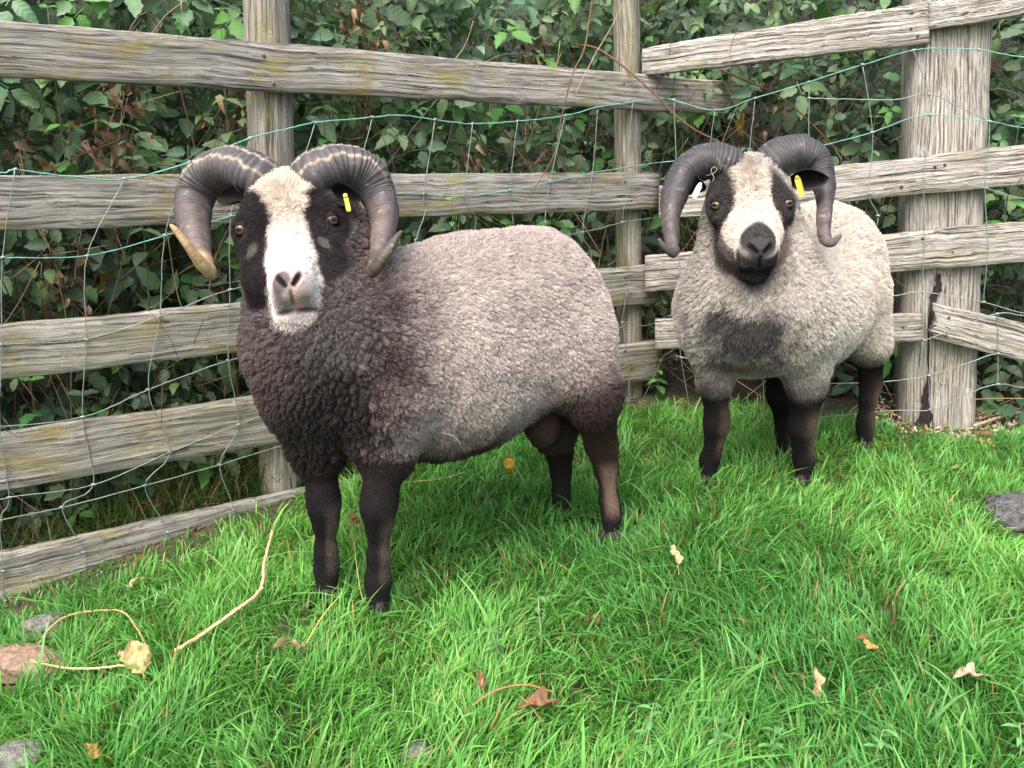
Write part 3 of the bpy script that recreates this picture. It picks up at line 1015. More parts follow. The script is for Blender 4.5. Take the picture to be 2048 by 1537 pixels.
def horn(parent, ctrl, colf, label=None, ridge=0.075, pitch=0.0105, m=460, k=76, seed=0):
    r = np.random.default_rng(seed)
    c = np.array([np.append(P(x, y, d), q * d / FPX) for x, y, d, q in ctrl])
    # even spacing
    cc = catmull(c, 900)
    sl = np.concatenate([[0], np.cumsum(np.linalg.norm(np.diff(cc[:, :3], axis=0), axis=1))])
    si = np.linspace(0, sl[-1], m)
    cc = np.stack([np.interp(si, sl, cc[:, i]) for i in range(4)], -1)
    t, n, b = frames(cc[:, :3])
    ang = np.linspace(0, 2 * math.pi, k, endpoint=False)
    # outward side of the curl (away from its centre)
    ctr = cc[60:int(m * 0.75), :3].mean(0)
    fade = np.clip(1 - si / sl[-1] * 0.75, 0.25, 1)
    phs = np.interp(si, np.linspace(0, sl[-1], 60), np.cumsum(r.uniform(0.55, 1.45, 60)) / 60 * sl[-1]) / pitch
    saw = (phs % 1.0)
    prof = np.where(saw < 0.75, saw / 0.75, (1 - saw) / 0.25) - 0.5
    i0 = int(m * 0.22)
    upo = np.array([0, -0.25, 1.0]) - t[i0] * (np.array([0, -0.25, 1.0]) @ t[i0])
    ph0 = math.atan2(upo @ b[i0], upo @ n[i0])
    V = np.zeros((m, k, 3)); C = np.zeros((m, k, 3))
    for i in range(m):
        dv = n[i][None] * np.cos(ang)[:, None] + b[i][None] * np.sin(ang)[:, None]
        o = cc[i, :3] - ctr; o -= t[i] * (o @ t[i]); o = unit(o)
        outw = dv @ o
        tri = 1 + 0.06 * np.cos(3 * np.arccos(np.clip(outw, -1, 1)))
        rad = cc[i, 3] * 0.925 * (1 + 0.025 * math.sin(si[i] * 61 + seed) + 0.015 * math.sin(si[i] * 143 + 2 * seed)) * tri * (1 + ridge * fade[i] * prof[i] * (0.75 + 0.25 * np.sin(ang * 2 + i * 0.02)))
        V[i] = cc[i, :3] + dv * rad[:, None]
        C[i] = colf(si[i] / sl[-1], (ang - ph0 + math.pi) % (2 * math.pi) - math.pi, dv, prof[i] * fade[i], r, V[i])
    V = V.reshape(-1, 3); C = C.reshape(-1, 3)
    fk = nz(V, 55.0, seed * 3.0) + 0.6 * nz(V, 160.0, seed)
    C = C * (1 + 0.35 * fk)[:, None].clip(0.5, 1.6)
    C = mixc(C, sstep(0.62, 0.85, fk) * 0.45, lin(170, 162, 150))
    i = np.arange(m - 1)[:, None] * k; j = np.arange(k)[None]; j2 = (j + 1) % k
    Qd = np.stack([i + j, i + j2, i + k + j2, i + k + j], -1).reshape(-1, 4)
    V = np.vstack([V, cc[-1, :3] + t[-1] * cc[-1, 3]]); C = np.vstack([C, C[-1]])
    T = [(len(V) - 1, (m - 1) * k + q, (m - 1) * k + (q + 1) % k) for q in range(k)]
    me = new_mesh('horn', V - np.array(parent.location), tris=T, quads=Qd)
    vcol(me, 'col', C)
    o = link('horn', me, M_HORN, parent)
    if label: o['label'] = label
    return o


def eye(parent, hd, q, amber, gaze):
    c = hd.w(q * 0.0855, 0.060, -0.0135); r = 0.0150 * hd.s
    g = unit(gaze); uu = unit(hd.U - g * (hd.U @ g)); vv = np.cross(g, uu)
    V, F, C = [], [], []
    nr, ns = 26, 40
    for i in range(nr + 1):
        th = math.pi * 0.6 * i / nr
        for j in range(ns):
            a = 2 * math.pi * j / ns
            x, y = math.sin(th) * math.cos(a), math.sin(th) * math.sin(a)
            V.append(c + r * (g * math.cos(th) + uu * x + vv * y))
            rr_ = math.hypot(x, y)
            if (x / 0.50) ** 2 + (y / 0.30) ** 2 < 1: col = lin(8, 7, 8)
            elif rr_ < 0.68: col = amber * (0.7 + 0.3 * random.random()) * (1.0 if rr_ < 0.60 else 0.45)
            else: col = lin(28, 20, 18)
            C.append(col)
    for i in range(nr):
        for j in range(ns):
            F.append((i * ns + j, (i + 1) * ns + j, (i + 1) * ns + (j + 1) % ns, i * ns + (j + 1) % ns))
    me = new_mesh('eye', np.array(V) - np.array(parent.location), quads=F)
    vcol(me, 'col', C)
    link('eye', me, M_EYE, parent)
    # upper and lower lid: thin shells over the ball that leave an almond opening
    if vv @ hd.A > 0: vv = -vv
    nr, ns = 30, 72
    R_ = r * 1.07
    V = []; ok = []
    for i in range(nr + 1):
        th = math.pi * 0.62 * i / nr
        for j in range(ns):
            a = 2 * math.pi * j / ns
            x, y = math.sin(th) * math.cos(a), math.sin(th) * math.sin(a)
            f = math.cos(th)
            top = 0.50 * math.sqrt(max(1 - (x / 0.95) ** 2, 0)); bot = -0.62 * math.sqrt(max(1 - (x / 0.95) ** 2, 0))
            ok.append(not (bot < y < top and f > 0))
            bulge = 1.0 + 0.10 * math.exp(-((min(abs(y - top), abs(y - bot))) / 0.12) ** 2)
            V.append(c + R_ * bulge * (g * f + uu * x + vv * y))
    F = []
    for i in range(nr):
        for j in range(ns):
            q4 = (i * ns + j, (i + 1) * ns + j, (i + 1) * ns + (j + 1) % ns, i * ns + (j + 1) % ns)
            if all(ok[q_] for q_ in q4): F.append(q4)
    me = new_mesh('eyelid', np.array(V) - np.array(parent.location), quads=F)
    vcol(me, 'col', np.repeat(lin(32, 29, 30)[None], len(V), 0))
    link('eyelid', me, M_SKIN, parent)


def ear(parent, root, tip, wide, facing, col_in, col_out):
    """cupped leaf-shaped ear"""
    ax = tip - root; L = np.linalg.norm(ax); ax = unit(ax)
    f = unit(facing - ax * (facing @ ax)); s = np.cross(ax, f)
    m, k = 14, 9
    V, C = [], []
    for side in (0, 1):
        for i in range(m):
            t_ = i / (m - 1)
            w = wide * (math.sin(math.pi * min(t_ * 0.92 + 0.08, 1)) ** 0.7) * (1 - 0.25 * t_) + 0.004
            for j in range(k):
                q = -1 + 2 * j / (k - 1)
                cup = (q * q - 0.6) * w * 0.7
                V.append(root + ax * L * t_ + s * q * w * 0.5 + f * (cup - side * 0.004) - np.array([0, 0, 1]) * 0.015 * t_ * t_)
                edge = abs(q) > 0.8 or t_ > 0.92
                C.append(col_out if side or edge else col_in)
    F = []
    for side in (0, 1):
        o = side * m * k
        for i in range(m - 1):
            for j in range(k - 1):
                qd = (o + i * k + j, o + i * k + j + 1, o + (i + 1) * k + j + 1, o + (i + 1) * k + j)
                F.append(qd if side == 0 else qd[::-1])
    o = m * k
    for i in range(m - 1):
        F.append((i * k, (i + 1) * k, o + (i + 1) * k, o + i * k))
        F.append((i * k + k - 1, o + i * k + k - 1, o + (i + 1) * k + k - 1, (i + 1) * k + k - 1))
    for j in range(k - 1):
        F.append(((m - 1) * k + j, (m - 1) * k + j + 1, o + (m - 1) * k + j + 1, o + (m - 1) * k + j))
    me = new_mesh('ear', np.array(V) - np.array(parent.location), quads=F)
    vcol(me, 'col', C)
    return link('ear', me, M_SKIN, parent)


def tag_strip(parent, a, b, w, face, mat, label=None, folds=0):
    ax = unit(b - a); L = np.linalg.norm(b - a)
    f = unit(face - ax * (face @ ax)); s = np.cross(ax, f)
    n = 9
    V = []
    for side in (0, 1):
        for i in range(n):
            t_ = i / (n - 1)
            z = 0.0012 * math.sin(t_ * 9) * folds
            ww = w * (0.75 if i in (0, n - 1) else 1.0)
            for q in (-1, 0, 1):
                V.append(a + ax * L * t_ + s * q * ww * 0.5 + f * (z + 0.0012 * (1 - side) + (0.001 if q == 0 else 0)))
    F = []
    for side in (0, 1):
        for i in range(n - 1):
            for j in range(2):
                o = side * n * 3
                qd = (o + i * 3 + j, o + i * 3 + j + 1, o + i * 3 + j + 4, o + i * 3 + j + 3)
                F.append(qd if side else qd[::-1])
    o = n * 3
    for i in range(n - 1):
        F.append((i * 3, i * 3 + 3, o + i * 3 + 3, o + i * 3)); F.append((i * 3 + 2, o + i * 3 + 2, o + i * 3 + 5, i * 3 + 5))
    me = new_mesh('ear_tag', np.array(V) - np.array(parent.location), quads=F, smooth=False)
    ob = link('ear_tag', me, mat, parent)
    if label: ob['label'] = label
    st = tube(np.array([a + f * 0.001, a + f * 0.004, a + f * 0.005]), np.array([0.005, 0.005, 0.003]), 10)
    link('tag_stud', new_mesh('tag_stud', st[0] - np.array(parent.location), quads=st[1], tris=st[2]), mat, ob)


def hoof(parent, g, toe, r=0.03):
    """cloven hoof: two wedge toes"""
    toe = unit(np.array([toe[0], toe[1], 0])); s = np.array([-toe[1], toe[0], 0])
    Vs = []
    for q in (-1, 1):
        ring = []
        for (h, fl, fb, w) in ((0.045, 0.020, -0.026, 0.020), (0.022, 0.034, -0.028, 0.024), (0.0, 0.046, -0.028, 0.026)):
            for a in np.linspace(0, 2 * math.pi, 12, endpoint=False):
                ca, sa = math.cos(a), math.sin(a)
                along = (fl if ca > 0 else -fb) * ca
                ring.append(g + toe * along + s * (q * (w * 0.5 + 0.002) + sa * w * 0.5) * (r / 0.03) + np.array([0, 0, h]))
        V = np.array(ring + [g + np.array([0, 0, 0.045]), g + s * q * 0.013])
        Qd = [(i * 12 + j, (i + 1) * 12 + j, (i + 1) * 12 + (j + 1) % 12, i * 12 + (j + 1) % 12) for i in range(2) for j in range(12)]
        T = [(36, j, (j + 1) % 12) for j in range(12)] + [(37, 24 + (j + 1) % 12, 24 + j) for j in range(12)]
        Vs.append((V, np.array(Qd), np.array(T)))
    V, Qd, T = merge(Vs)
    link('hoof', new_mesh('hoof', V - np.array(parent.location), quads=Qd, tris=T), M_HOOF, parent)


def band(x, a, b, soft):
    return sstep(a - soft, a + soft, x) * (1 - sstep(b - soft, b + soft, x))


def mixc(C, w, col):
    w = np.clip(w, 0, 1)[:, None]
    return C * (1 - w) + np.asarray(col)[None] * w


def nz(p, s, o=0.0):
    return np.array([mnoise.noise((q[0] * s + o, q[1] * s, q[2] * s)) for q in p])


def PY(px, py, y, rpx):
    """point and radius at a pixel, at world distance y in front of the camera"""
    r = P(px, py, 1.0) - CAMP
    t = y / r[1]
    return CAMP + r * t, rpx * t / FPX


def leg(chain, k=0.03):
    out = []
    pts = [pr(*c) if len(c) == 4 else c for c in chain]
    for (a, ra), (b, rb) in zip(pts[:-1], pts[1:]):
        out.append(('c', (a, b, ra, rb), k, 'leg'))
    return out


def cone(a, b, k, region='body'):
    (pa, ra), (pb, rb) = pr(*a), pr(*b)
    return ('c', (pa, pb, ra, rb), k, region)


def ell(px, py, d, axis, r, k, region='body', tilt=0.0):
    ax = unit(np.array([axis[0], axis[1], tilt])); la = unit(np.cross([0, 0, 1.], ax)); up = np.cross(ax, la)
    return ('e', (P(px, py, d), np.stack([ax, la, up]), np.array(r)), k, region)

def eyeclear(V, hd):
    d = np.min([np.linalg.norm(V - hd.w(q * 0.0875, 0.067, -0.0110), axis=1) for q in (-1, 1)], 0)
    return 0.15 + 0.85 * sstep(0.013, 0.026, d)


# ---- the grey ram in front
def make_ram_front():
    axis = P(1065, 640, 2.08) - P(665, 735, 1.77)
    ax2 = unit(axis[:2])
    hd = Head(P(571, 438, 1.66), P(576, 553, 1.535), P(662, 440, 1.66) - P(480, 434, 1.66), 1.05, mz=0.88)
    hv = [G(655, 1205), G(757, 1232), G(1222, 1090), G(1122, 1045)]
    prims = [
        ell(682, 706, 1.78, ax2, (0.19, 0.186, 0.182), 0.06),
        ell(885, 718, 1.93, ax2, (0.30, 0.215, 0.232), 0.10),
        ell(1062, 640, 2.08, ax2, (0.195, 0.195, 0.222), 0.10),
        ell(985, 604, 2.01, ax2, (0.23, 0.17, 0.155), 0.08),
        cone((655, 650, 1.81, 142), (618, 490, 1.81, 108), 0.09),
        cone((618, 490, 1.81, 108), (588, 432, 1.83, 72), 0.06),
        cone((765, 622, 1.88, 104), (930, 606, 1.98, 110), 0.07),
        cone((625, 815, 1.77, 80), (637, 915, 1.80, 37), 0.05),
        cone((770, 800, 1.73, 92), (772, 915, 1.76, 45), 0.05),
        cone((1135, 700, 2.02, 96), (1185, 800, 2.0, 52), 0.06),
        cone((1060, 740, 2.12, 80), (1108, 860, 2.16, 38), 0.05),
        ('e', (P(1085, 850, 2.06), np.eye(3), np.array([0.045, 0.045, 0.06])), 0.03, 'leg'),
    ]
    tops = lambda g, r, h: (g + np.array([0, 0, h]), r)
    fet = lambda g, r, h=0.085: (g + np.array([0.0, 0.012, h]), r)
    y0, y1, y2, y3 = (h[1] for h in hv)
    prims += leg([PY(637, 915, y0, 36), PY(646, 985, y0 - 0.006, 25), PY(648, 1012, y0 - 0.010, 26), PY(651, 1045, y0, 19.5), PY(652, 1100, y0 + 0.006, 16.5), fet(hv[0], 0.0225), tops(hv[0], 0.024, 0.03)])
    prims += leg([PY(772, 915, y1, 43), PY(760, 985, y1 - 0.006, 29), PY(757, 1015, y1 - 0.010, 29.5), PY(757, 1052, y1, 20.5), PY(757, 1110, y1 + 0.006, 17), fet(hv[1], 0.0235), tops(hv[1], 0.025, 0.03)])
    prims += leg([(1185, 800, 2.0, 50), PY(1203, 890, y2 + 0.035, 29), PY(1213, 935, y2 + 0.035, 20), PY(1218, 1000, y2 + 0.020, 15), fet(hv[2], 0.0210), tops(hv[2], 0.022, 0.03)])
    prims += leg([(1108, 860, 2.16, 34), PY(1118, 900, y3 + 0.035, 25), PY(1122, 945, y3 + 0.03, 17), fet(hv[3], 0.0205), tops(hv[3], 0.022, 0.03)])
    root = thing('ram', (hv[0] + hv[1] + hv[2] + hv[3]) / 4, 'big grey-fleeced horned ram with dark chest and a white blaze, standing closest to the camera', 'ram')
    spec = dict(prims=prims, head=hd)
    V, Qd, N, reg = build_ram(spec)
    c0 = P(668, 735, 1.77)
    u = (V - c0)[:, :2] @ ax2
    z = V[:, 2]
    nn = nz(V, 9.0); n2 = nz(V, 28.0, 3.0)
    # ---- fleece colour
    light, grey, dark, brown = lin(199, 187, 182), lin(130, 123, 121), lin(60, 55, 54), lin(112, 80, 70)
    C = np.repeat(dark[None], len(V), 0)
    n4 = nz(V, 75.0, 9.0)
    lf = sstep(0.0, 0.22, u + 0.06 * nn + 0.035 * n2 + 0.05 * n4 - 0.18 * (z - 0.62))
    C = mixc(C, sstep(0.50, 0.74, z + 0.04 * nn) * 0.72, grey)
    C = mixc(C, lf, light)
    C = mixc(C, band(u - 0.18 * (z - 0.62) + 0.05 * nn, 0.03, 0.11, 0.05) * 0.3 * sstep(0.35, 0.5, z), lin(128, 100, 94))
    zl = 0.375 + 0.12 * sstep(0.38, 0.60, u)
    lowf = 1 - sstep(zl - 0.035, zl + 0.045, z + 0.03 * nn)
    C = mixc(C, lowf * 0.97, lin(48, 40, 38))
    C = mixc(C, band(z, zl - 0.02, zl + 0.05, 0.03) * lf * 0.35, lin(120, 104, 96))
    # side that the brisket turns to the fence: warmer frosted wool
    lat = (V - c0)[:, 0] * ax2[1] - (V - c0)[:, 1] * ax2[0]
    C = mixc(C, sstep(0.10, 0.17, -u - 0.0) * sstep(0.4, 0.55, z) * 0.25, lin(140, 120, 116))
    # ---- legs
    legw = sstep(-0.012, 0.012, reg['body'] - reg['leg']) * (1 - sstep(0.40, 0.50, z))
    CL = np.repeat(lin(33, 31, 33)[None], len(V), 0)
    CL = mixc(CL, sstep(0.24, 0.36, z) * 0.6, lin(56, 47, 45))
    rear = sstep(0.35, 0.45, u)
    CL = mixc(CL, rear * sstep(0.14, 0.28, z) * (0.5 + 0.5 * nn), lin(76, 58, 50))
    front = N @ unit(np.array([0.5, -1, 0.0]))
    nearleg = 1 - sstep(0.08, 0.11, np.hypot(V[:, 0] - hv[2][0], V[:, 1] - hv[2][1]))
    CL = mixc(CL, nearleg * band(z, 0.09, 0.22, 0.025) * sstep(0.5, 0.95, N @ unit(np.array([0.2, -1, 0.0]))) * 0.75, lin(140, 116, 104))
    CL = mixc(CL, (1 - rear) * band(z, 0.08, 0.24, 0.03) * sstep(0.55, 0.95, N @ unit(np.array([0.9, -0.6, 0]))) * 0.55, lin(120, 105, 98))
    C = C * (1 - legw[:, None]) + CL * legw[:, None]
    # ---- head
    hw = sstep(-0.012, 0.016, np.minimum(reg['body'], reg['leg']) - reg['head'])
    hu, ha, hn = hd.loc(V)
    ang = hu + 0.008 * n2 + 0.004 * nz(V, 70.0, 2.0)
    CH = np.repeat(lin(44, 40, 42)[None], len(V), 0)
    CH = mixc(CH, sstep(0.35, 0.0, nn) * 0.25, lin(70, 62, 62))
    bw = np.interp(ha, [-0.12, -0.07, -0.03, 0.02, 0.06, 0.09, 0.14, 0.18, 0.25], [0.12, 0.085, 0.052, 0.036, 0.030, 0.034, 0.045, 0.050, 0.056])
    bl = 1 - sstep(-0.006, 0.006, np.abs(ang - 0.004) - bw)
    bl *= np.where(ha < 0.08, sstep(-0.19, -0.15, hn), sstep(-0.13, -0.09, hn + 0.3 * np.maximum(ha - 0.1, 0)))
    cream = lin(234, 221, 206)[None] * (1 - sstep(0.06, 0.14, ha))[:, None] + lin(236, 230, 227)[None] * sstep(0.06, 0.14, ha)[:, None]
    CH = CH * (1 - bl[:, None]) + cream * bl[:, None]
    chin = sstep(0.19, 0.21, ha) * sstep(0.045, 0.065, -hn)
    CH = mixc(CH, chin * (1 - sstep(0.036, 0.044, np.abs(hu))), lin(226, 218, 212))
    for q in (-1, 1):
        CH = mixc(CH, (1 - sstep(0.006, 0.016, np.hypot(hu - q * 0.066, ha - 0.112) + 0.006 * n2)) * 0.6, lin(140, 134, 132))
    nose = sstep(0.216, 0.226, ha) * sstep(-0.060, -0.050, hn)
    CH = mixc(CH, nose * (1 - sstep(0.022, 0.036, np.abs(hu) + 0.006 * n2)) * 0.6, lin(236, 192, 186))
    CH = mixc(CH, nose * (1 - sstep(0.010, 0.019, np.hypot((hu + 0.013) * 0.8, (ha - 0.244)) + 0.005 * n2)) * 0.9, lin(92, 88, 94))
    lipw = sstep(0.216, 0.228, ha) * band(-hn, 0.034, 0.072, 0.007) * (1 - sstep(0.026, 0.040, np.abs(hu) + 0.006 * n2))
    CH = mixc(CH, lipw * 0.75 * np.clip(0.85 + 0.6 * n4, 0, 1), lin(138, 134, 138))
    CH = mixc(CH, lipw * band(hu, 0.002, 0.014, 0.004) * 0.9, lin(230, 172, 166))
    nost = np.zeros(len(V))
    for q in (-1, 1):
        a_, b_ = hd.w(q * 0.008, 0.252, -0.010), hd.w(q * 0.029 * hd.mz, 0.231, 0.002)
        nost = np.maximum(nost, 1 - sstep(0.0, 0.005, sdf_cone(V, a_, b_, 0.003, 0.006)))
        a_, b_ = hd.w(0, 0.264, -0.064), hd.w(q * 0.040, 0.243, -0.084)
        nost = np.maximum(nost, 0.85 * (1 - sstep(0.0, 0.005, sdf_cone(V, a_, b_, 0.0035, 0.0025))))
    phil = 1 - sstep(0.0, 0.004, sdf_cone(V, hd.w(0, 0.260, -0.018), hd.w(0, 0.262, -0.058), 0.002, 0.002))
    CH = mixc(CH, phil * 0.7, lin(70, 60, 62))
    CH = mixc(CH, nost, lin(34, 26, 28))
    bare = np.maximum(nose * 0.95, nost)
    C = C * (1 - hw[:, None]) + CH * hw[:, None]
    # ---- strands
    down = np.array([0, 0, -1.])
    back = np.append(ax2, 0)
    fl = 1 - np.maximum(hw, legw)
    one = np.ones(len(V))
    darkc = 1 - lf
    L = (0.0125 + 0.003 * darkc + 0.006 * lowf) * fl + 0.0045 * legw * (1 - hw) + 0.0085 * hw
    fore = hw * sstep(0.05, -0.02, ha)
    L = L + 0.011 * fore + 0.006 * hw * sstep(0.05, 0.09, np.abs(hu)) * sstep(0.06, 0.1, ha)
    L *= 1 - 0.93 * bare * hw
    L *= eyeclear(V, hd)
    L *= 1 - 0.5 * hw * sstep(0.10, 0.17, ha)
    lay = fl[:, None] * (back * 0.55 * lf[:, None] + down * 0.5) + legw[:, None] * down * 1.6 + hw[:, None] * (-hd.A * 0.2 + hd.U * np.clip(hu / 0.035, -1, 1)[:, None] * 0.5 + hd.A * 1.2 * sstep(0.02, 0.1, ha)[:, None])
    attrs = dict(col=C, len=L, lay=lay, clump=fl * (0.60 + 0.04 * darkc) + 0.25 * (1 - fl), lock=darkc * fl, stand=fl * (1.0 + 0.9 * darkc) + 0.55 * (1 - fl),
                 wav=0.60 * fl + 0.25 * (1 - fl), fuzz=0.14 * one - 0.06 * fl * darkc + 0.10 * (1 - fl), curl=0.0022 * fl + 0.0003, rad=one * 1.1)
    V = V + N * (fl * (0.008 * nn + 0.005 * n2))[:, None]
    return root, spec, V, Qd, N, C, attrs, fl, hw, legw, hv, hd, ax2


def finish_ram(root, V, Qd, C, N, attrs, fl, hw, seed, count):
    me = new_mesh('body', V - np.array(root.location), quads=Qd)
    vcol(me, 'col', C * 0.75)  # skin darker than the strands: shadow between the locks put into the colour
    link('body', me, M_SKIN, root)
    def keep(p, n, r):
        f = np.sum(unit(CAMP - p) * n, 1)
        return (f > -0.35) | (r.random(len(p)) < 0.2)
    dens = 1.0 * fl + 1.5 * (1 - fl) * (1 - hw) + 2.6 * hw
    hair('fleece', V, Qd, N, attrs, dens, root, M_FUR, count, 5, seed, keep, 0.00042)


spec_locks = (2500, 19000)
root, spec, V, Qd, N, C, attrs, fl, hw, legw, hv, hd, ax2 = make_ram_front()
finish_ram(root, V, Qd, C, N, attrs, fl, hw, 11, 290000)
HORN_D, HORN_B, HORN_T, HORN_C = lin(80, 77, 78), lin(104, 93, 90), lin(172, 146, 108), lin(206, 190, 160)


def horncol_front(s, outw, dv, prof, r, V, tip=None):
    tip = HORN_T if tip is None else tip
    base = HORN_D * (1 - sstep(0.35, 0.6, s)) + HORN_B * sstep(0.35, 0.6, s)
    base = base[None] * (1 + 0.5 * prof + 0.12 * r.normal(size=(len(outw), 1)))
    jit = 0.06 * math.sin(s * 90) + 0.05 * math.sin(s * 211)
    edge = np.maximum(np.exp(-((outw - jit) / 0.075) ** 2), np.exp(-((np.abs(outw) - 0.80 - jit) / 0.07) ** 2)) * (1 - sstep(0.25, 0.38, s)) * (0.25 + 0.55 * r.random())
    base = mixc(base, edge * sstep(0.04, 0.09, s), HORN_C)
    tw = sstep(0.70, 0.745, s)
    w_ = np.full(len(outw), tw)[:, None]
    return base * (1 - w_) + w_ * tip[None] * (0.72 + 0.4 * r.random() + 0.25 * prof + 0.12 * r.normal(size=(len(outw), 1)))


hornL = [(552, 388, 1.79, 36), (514, 356, 1.752, 50), (458, 336, 1.765, 47), (410, 354, 1.79, 44), (386, 402, 1.79, 41), (386, 447, 1.73, 34), (395, 490, 1.66, 27), (409, 527, 1.60, 18), (421, 545, 1.56, 14), (408, 534, 1.53, 13), (378, 496, 1.50, 10), (356, 467, 1.49, 7.5), (343, 452, 1.485, 5)]
hornR = [(592, 388, 1.79, 36), (630, 354, 1.752, 52), (690, 334, 1.765, 50), (738, 356, 1.79, 46), (764, 408, 1.79, 36), (767, 455, 1.73, 27), (760, 500, 1.66, 21), (749, 534, 1.60, 16), (744, 545, 1.57, 13), (757, 530, 1.55, 15), (780, 497, 1.55, 11), (796, 472, 1.56, 6), (804, 463, 1.565, 3)]
horn(root, hornL, horncol_front, 'horn with a long tan tip turned outward', seed=1)
horn(root, hornR, lambda *a: horncol_front(*a, tip=lin(80, 73, 65)), 'ridged dark horn with cream edge lines', seed=2)
for q in (-1, 1):
    eye(root, hd, q, lin(122, 84, 54), unit(CAMP - hd.E) * 0.8 + hd.U * q * 0.5)
EAR_D = lin(34, 30, 31)
ear(root, P(478, 396, 1.71), P(436, 380, 1.76), 0.050, CAMP - P(440, 390, 1.7), EAR_D, EAR_D * 1.3)
ear(root, P(664, 388, 1.71), P(722, 384, 1.70), 0.050, CAMP - P(690, 390, 1.7), EAR_D, EAR_D * 1.3)
tag_strip(root, P(691, 393, 1.675), P(698, 424, 1.67), 0.010, CAMP - P(692, 408, 1.7), M_TAGY, 'yellow ear tag', folds=1)
toe = -np.append(ax2, 0)
for g, d in zip(hv, (np.array([-0.5, -0.8, 0]), np.array([-0.4, -0.9, 0]), toe, toe)):
    hoof(root, g, d)


# ---- the pale ram behind
def make_ram_back():
    axis = P(1640, 545, 2.62) - P(1505, 650, 2.33)
    ax2 = unit(axis[:2])
    hd = Head(P(1505, 400, 2.13), P(1520, 486, 2.015), P(1577, 383, 2.13) - P(1432, 405, 2.13), 1.05, ck=0.041, chin=0.78, mz=1.10)
    hv = [G(1416, 975), G(1606, 975), G(1728, 905), G(1566, 922)]
    prims = [
        ell(1508, 632, 2.33, ax2, (0.19, 0.222, 0.158), 0.06),
        ell(1510, 600, 2.30, ax2, (0.15, 0.20, 0.18), 0.07),
        ell(1590, 610, 2.47, ax2, (0.24, 0.215, 0.205), 0.09),
        ell(1640, 540, 2.60, ax2, (0.17, 0.195, 0.215), 0.10),
        cone((1508, 580, 2.32, 112), (1500, 440, 2.28, 80), 0.10),
        cone((1500, 440, 2.28, 80), (1500, 380, 2.26, 62), 0.06),
        cone((1427, 675, 2.35, 50), (1429, 765, 2.36, 29), 0.04),
        cone((1605, 675, 2.33, 60), (1613, 775, 2.34, 34), 0.04),
        cone((1712, 600, 2.58, 60), (1738, 690, 2.58, 38), 0.06),
        cone((1590, 700, 2.60, 66), (1572, 790, 2.58, 34), 0.05),
    ]
    tops = lambda g, r, h: (g + np.array([0, 0, h]), r)
    fet = lambda g, r, h=0.085: (g + np.array([0.0, 0.012, h]), r)
    y0, y1, y2, y3 = (h[1] for h in hv)
    prims += leg([(1428, 765, 2.36, 29), PY(1434, 835, y0 - 0.006, 20), PY(1433, 855, y0 - 0.008, 19.5), PY(1428, 885, y0, 14), PY(1424, 910, y0 + 0.004, 12.5), fet(hv[0], 0.0205), tops(hv[0], 0.022, 0.03)])
    prims += leg([(1614, 775, 2.34, 35), PY(1605, 840, y1 - 0.006, 22), PY(1604, 860, y1 - 0.008, 21), PY(1605, 890, y1, 14.5), PY(1606, 912, y1 + 0.004, 13), fet(hv[1], 0.0215), tops(hv[1], 0.023, 0.03)])
    prims += leg([(1738, 690, 2.58, 32), PY(1742, 765, y2 + 0.035, 18), PY(1736, 800, y2 + 0.025, 14), PY(1731, 840, y2 + 0.015, 12), fet(hv[2], 0.020), tops(hv[2], 0.023, 0.03)])
    prims += leg([(1572, 790, 2.58, 33), PY(1572, 830, y3 + 0.03, 20), fet(hv[3], 0.020, 0.12), fet(hv[3], 0.021), tops(hv[3], 0.023, 0.03)])
    root = thing('ram', (hv[0] + hv[1] + hv[2] + hv[3]) / 4, 'cream-fleeced horned ram with black muzzle and eye patches, standing in front of the gatepost', 'ram')
    spec = dict(prims=prims, head=hd)
    V, Qd, N, reg = build_ram(spec)
    c0 = P(1508, 655, 2.33)
    u = (V - c0)[:, :2] @ ax2
    z = V[:, 2]
    nn = nz(V, 9.0, 7.0); n2 = nz(V, 28.0, 5.0)
    light, warm, grey = lin(212, 206, 198), lin(221, 213, 201), lin(170, 165, 158)
    C = np.repeat(light[None], len(V), 0)
    C = mixc(C, sstep(0.0, 0.3, u), warm)
    C = mixc(C, (1 - sstep(-0.15, 0.05, u)) * 0.35, grey)
    C = mixc(C, np.clip(nn, 0, 1) * 0.35, grey)
    pc = P(1500, 675, 2.13)
    dd = V - pc
    n3 = nz(V, 17.0, 11.0)
    rr_ = np.sqrt((dd[:, 0] / 0.135) ** 2 + (np.where(dd[:, 2] > 0, dd[:, 2] / 0.075, dd[:, 2] / 0.19)) ** 2)
    patch = (1 - sstep(0.35, 1.3, rr_ + 0.40 * nn + 0.35 * n3 + 0.2 * n2 + 0.25 * nz(V, 75.0, 4.0))) * (0.70 + 0.30 * sstep(-0.09, -0.02, dd[:, 2]))
    patch *= sstep(0.05, -0.08, u)
    C = mixc(C, np.clip(patch * 1.05, 0, 0.9), lin(54, 52, 55))
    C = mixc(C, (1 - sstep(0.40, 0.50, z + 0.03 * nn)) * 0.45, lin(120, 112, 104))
    hn_ = np.linalg.norm(V - hd.w(0, 0.2, -0.1), axis=1)
    C = mixc(C, (1 - sstep(0.07, 0.13, hn_)) * 0.45, lin(140, 134, 120))
    legw = sstep(-0.012, 0.012, reg['body'] - reg['leg']) * (1 - sstep(0.40, 0.50, z))
    legw = np.maximum(legw, (1 - sstep(0.36, 0.43, z + 0.02 * nn)) * (u > 0.12))
    legw = np.maximum(legw, 1 - sstep(0.325, 0.44, z + 0.03 * nn + 0.02 * n2))
    CL = np.repeat(lin(29, 27, 29)[None], len(V), 0)
    CL = mixc(CL, band(z, 0.25, 0.36, 0.03) * (0.12 + 0.5 * nn), lin(62, 54, 50))
